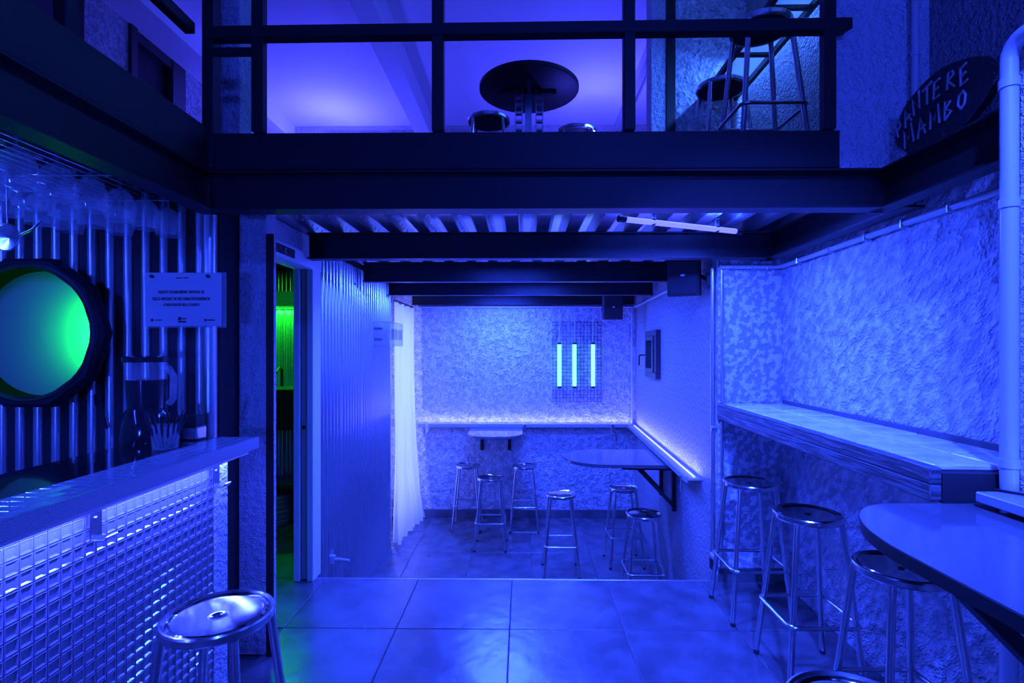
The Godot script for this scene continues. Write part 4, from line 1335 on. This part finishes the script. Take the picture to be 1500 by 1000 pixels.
func block_mesh(s: float, depth: float) -> ArrayMesh:
	# a square glass block seen from +x: a flat rim, sloped sides and a dished floor
	var h := s / 2.0
	var a := h - 0.0022
	var b := h - 0.0065
	var m := MB.new()
	var ring := func(k: float, x: float) -> Array: return [Vector3(x, -k, -k), Vector3(x, -k, k), Vector3(x, k, k), Vector3(x, k, -k)]
	var r0: Array = ring.call(h, -depth)
	var r1: Array = ring.call(h, 0.004)
	var r2: Array = ring.call(a, 0.005)
	var r3: Array = ring.call(b, 0.0005)
	for i in 4:
		var k := (i + 1) % 4
		var mid: Vector3 = (r1[i] + r1[k]) / 2.0
		var o := Vector3(0, mid.y, mid.z)
		m.poly([r0[i], r0[k], r1[k], r1[i]], o)
		m.poly([r1[i], r1[k], r2[k], r2[i]], Vector3.RIGHT)
		m.poly([r2[i], r2[k], r3[k], r3[i]], Vector3.RIGHT)
	m.poly(r3, Vector3.RIGHT)
	return m.mesh()


func door_and_washroom() -> void:
	# the wall above the doorway and the white frame of the sliding door
	struct("wall_left", MB.new().span(P(-1.45, 2.065, 2.62), P(-1.352, 2.19, 3.44)), M.plaster, "strip of plaster wall above the doorway")
	var dr := Node3D.new()
	dr.name = "door_1"
	add_child(dr)
	tag(dr, "white frame of the sliding door to the green washroom", "door", "", "structure")
	part(dr, "header", MB.new().span(P(-1.36, 1.985, 2.62), P(-1.33, 2.07, 3.43), 0.003).span(P(-1.46, 1.985, 2.62), P(-1.36, 2.005, 3.3), 0.002).span(P(-1.46, 1.985, 2.62), P(-1.44, 2.07, 3.43), 0.003), M.paint_white)
	part(dr, "track", MB.new().span(P(-1.41, 1.975, 2.62), P(-1.39, 1.99, 3.3), 0.001), M.galv)
	part(dr, "jamb", MB.new().span(P(-1.375, 0, 3.30), P(-1.335, 2.0, 3.43), 0.003).span(P(-1.46, 0, 3.30), P(-1.42, 2.0, 3.43), 0.003).span(P(-1.42, 0, 3.34), P(-1.375, 2.0, 3.43)), M.paint_white)
	part(dr, "door_leaf", MB.new().span(P(-1.412, 0.01, 3.31), P(-1.383, 1.985, 3.42), 0.003), M.plate)
	part(dr, "lock", MB.new().tube([P(-1.397, 0.98, 3.315), P(-1.397, 0.98, 3.304)], 0.012, 12), M.black)
	var wc := thing("door_sign", "small dark WC plate on the white door header", "sign", P(-1.328, 2.028, 2.9))
	wc.rotation.y = PI / 2
	part(wc, "plate", MB.new().box(Vector3.ZERO, Vector3(0.24, 0.05, 0.004), 0.001), M.wood_panel)
	var tmw := TextMesh.new()
	letters(wc, "WC", Vector3(-0.02, 0, 0.0024), 0.075, 0.03)
	wc.get_child(1).material_override = M.plate
	# strip of wall between the door frame and the corrugated wall
	struct("wall_left", MB.new().span(P(-1.455, LOW, 3.43), P(-1.385, 2.19, 3.47)), M.plaster, "narrow plaster return between the door frame and the corrugated wall")

	# washroom
	struct("wall_washroom", MB.new().span(P(-2.9, -0.1, 4.62), P(-1.44, 2.4, 4.72)).span(P(-2.9, -0.1, 2.48), P(-2.75, 2.4, 4.62)).span(P(-1.50, -0.1, 3.46), P(-1.457, 2.19, 4.62)), M.black_matt, "dark walls of the washroom behind the doorway")
	struct("ceiling", MB.new().span(P(-2.9, 2.2, 2.48), P(-1.44, 2.25, 4.72)), M.black_matt, "dark washroom ceiling", "ceiling")
	var cs := thing("wall_washroom", "corrugated metal lining of the washroom lit green", "wall")
	cs.set_meta("kind", "structure")
	for k in 2:
		var prof := []
		for i in 64:
			prof.append(Vector2(i * 0.01, 0.012 * sin(TAU * i * 0.01 / 0.07)))
		part(cs, "corrugated_sheet", MB.new().strip(prof, P(-2.745 + k * 0.63, 0.3, 4.6), P(-2.745 + k * 0.63, 2.18, 4.6), Vector3.RIGHT, Vector3.BACK, 0.002), M.sheet_paint)
	var bx := thing("washroom_shelf", "boxed shelf with green light above the washroom basin", "shelf")
	part(bx, "box", MB.new().span(P(-2.74, 1.84, 4.3), P(-1.62, 1.96, 4.58), 0.004), M.plate)
	var gc := Color(0.01, 1.0, 0.03)
	led_strip(bx, P(-2.7, 1.832, 4.5), P(-1.65, 1.832, 4.5), Vector3.DOWN, L(gc), 1.6, 3.0, 0.02)
	var bs := thing("washbasin", "black washbasin block against the green lit wall", "basin", P(-2.1, 0, 4.42))
	part(bs, "bowl", MB.new().prism(rounded(-0.5, 0.42, -0.16, 0.2, 0.08, [0, 1]), 0.82, 1.16, Transform3D(), 0.01), M.black)
	part(bs, "tap", MB.new().tube([Vector3(0, 1.16, -0.1), Vector3(0, 1.3, -0.1), Vector3(0, 1.32, -0.05), Vector3(0, 1.28, 0.0)], 0.012, 8), M.black)
	var bn := thing("low_bench", "low ledge board under the washroom basin", "ledge")
	part(bn, "board", MB.new().span(P(-2.7, 0.32, 4.3), P(-1.62, 0.36, 4.58), 0.004), M.wood_panel)
	part(bn, "support", MB.new().span(P(-2.68, 0.0, 4.4), P(-2.64, 0.32, 4.56)).span(P(-1.68, 0.0, 4.4), P(-1.64, 0.32, 4.56)), M.wood_panel)
	var bk := thing("wicker_basket", "dark wicker basket on the green lit washroom floor", "basket", P(-2.1, 0.0, 4.42))
	for i in 12:
		part(bk, "weave_band", MB.new().lathe([Vector2(0.12, 0.01 + i * 0.02), Vector2(0.128 + 0.004 * (i % 2), 0.02 + i * 0.02), Vector2(0.12, 0.03 + i * 0.02)], 20), M.wicker)
	part(bk, "liner", MB.new().lathe([Vector2(0, 0.004), Vector2(0.118, 0.004), Vector2(0.118, 0.25), Vector2(0.112, 0.25)], 20), M.wicker)
	var gl := thing("ceiling_light", "green washroom ceiling lamp out of sight above the doorway", "lamp", P(-1.95, 2.185, 3.6))
	part(gl, "housing", MB.new().box(Vector3(0, 0, 0), Vector3(0.3, 0.03, 0.3), 0.006), M.paint_white)
	part(gl, "glowing_lens", MB.new().box(Vector3(0, -0.017, 0), Vector3(0.26, 0.006, 0.26), 0.002), glow(L(gc), 1.0))
	area(gl, "washroom_lamp", Vector3(0, -0.022, 0), Vector3.DOWN, Vector3.BACK, Vector2(0.26, 0.26), L(gc), 0.3)


func stools() -> void:
	var ga := "bar stools round the short table on the back wall"
	place_stool(-0.647, LOW, 6.10, 0, "metal bar stool left of the short table, against the back wall", ga)
	place_stool(-0.339, LOW, 5.51, 0, "metal bar stool in front of the short table on the back wall", ga)
	place_stool(0.016, LOW, 6.07, 0, "metal bar stool right of the short table, close to the back wall", ga)
	var gb := "bar stools round the long table of the sunken room"
	place_stool(0.351, LOW, 4.88, 0, "metal bar stool at the rounded end of the long table in the sunken room", gb)
	place_stool(0.983, LOW, 5.107, 2, "metal bar stool behind the long table bracket in the sunken room", gb)
	place_stool(0.99, LOW, 4.30, 0, "metal bar stool nearest the step in the sunken room, its seat crossed by reflections", gb)
	var gc := "bar stools under the tiled shelf"
	place_stool(1.28, 0, 2.955, 0, "chrome bar stool at the far end of the tiled shelf, by the niche wall", gc)
	place_stool(1.295, 0, 2.39, 0, "chrome bar stool in the middle of the row under the tiled shelf", gc)
	place_stool(1.293, 0, 1.80, 0, "chrome bar stool partly hidden behind the large dark table", gc)
	place_stool(0.69, 0, 1.07, 0, "chrome bar stool cut off by the bottom edge beside the large dark table", "bar stools in the foreground")
	place_stool(-0.857, 0, 1.458, 0, "chrome bar stool in front of the glass block bar, its seat mirroring the blocks", "bar stools in the foreground")
	var gm := "bar stools on the mezzanine"
	place_stool(1.167, MEZ, 2.576, 0, "larger looking upper stool behind the right end of the railing", gm)
	place_stool(1.197, MEZ, 3.165, 0, "upper stool farther back beside the mottled wall, seen from below", gm)
	place_stool(0.39, MEZ, 3.80, 0, "upper stool right of the round table, only its seat edge in view", gm)
	place_stool(-0.235, MEZ - 0.0, 3.60, 0, "upper stool left of the round table, seat seen from below", gm)


func near_top() -> PackedVector2Array:
	# the near table: straight long edge, wide far corner, a notch for the drainpipe
	var o := PackedVector2Array([Vector2(1.385, 0.2), Vector2(0.813, 0.2)])
	for j in 17:
		var a := PI / 2 * j / 16
		o.append(Vector2(0.813 + 0.23 * (1.0 - cos(a)), -1.12 - 0.36 * sin(a)))
	o.append_array([Vector2(1.32, -1.48), Vector2(1.32, -1.445), Vector2(1.385, -1.445)])
	return o
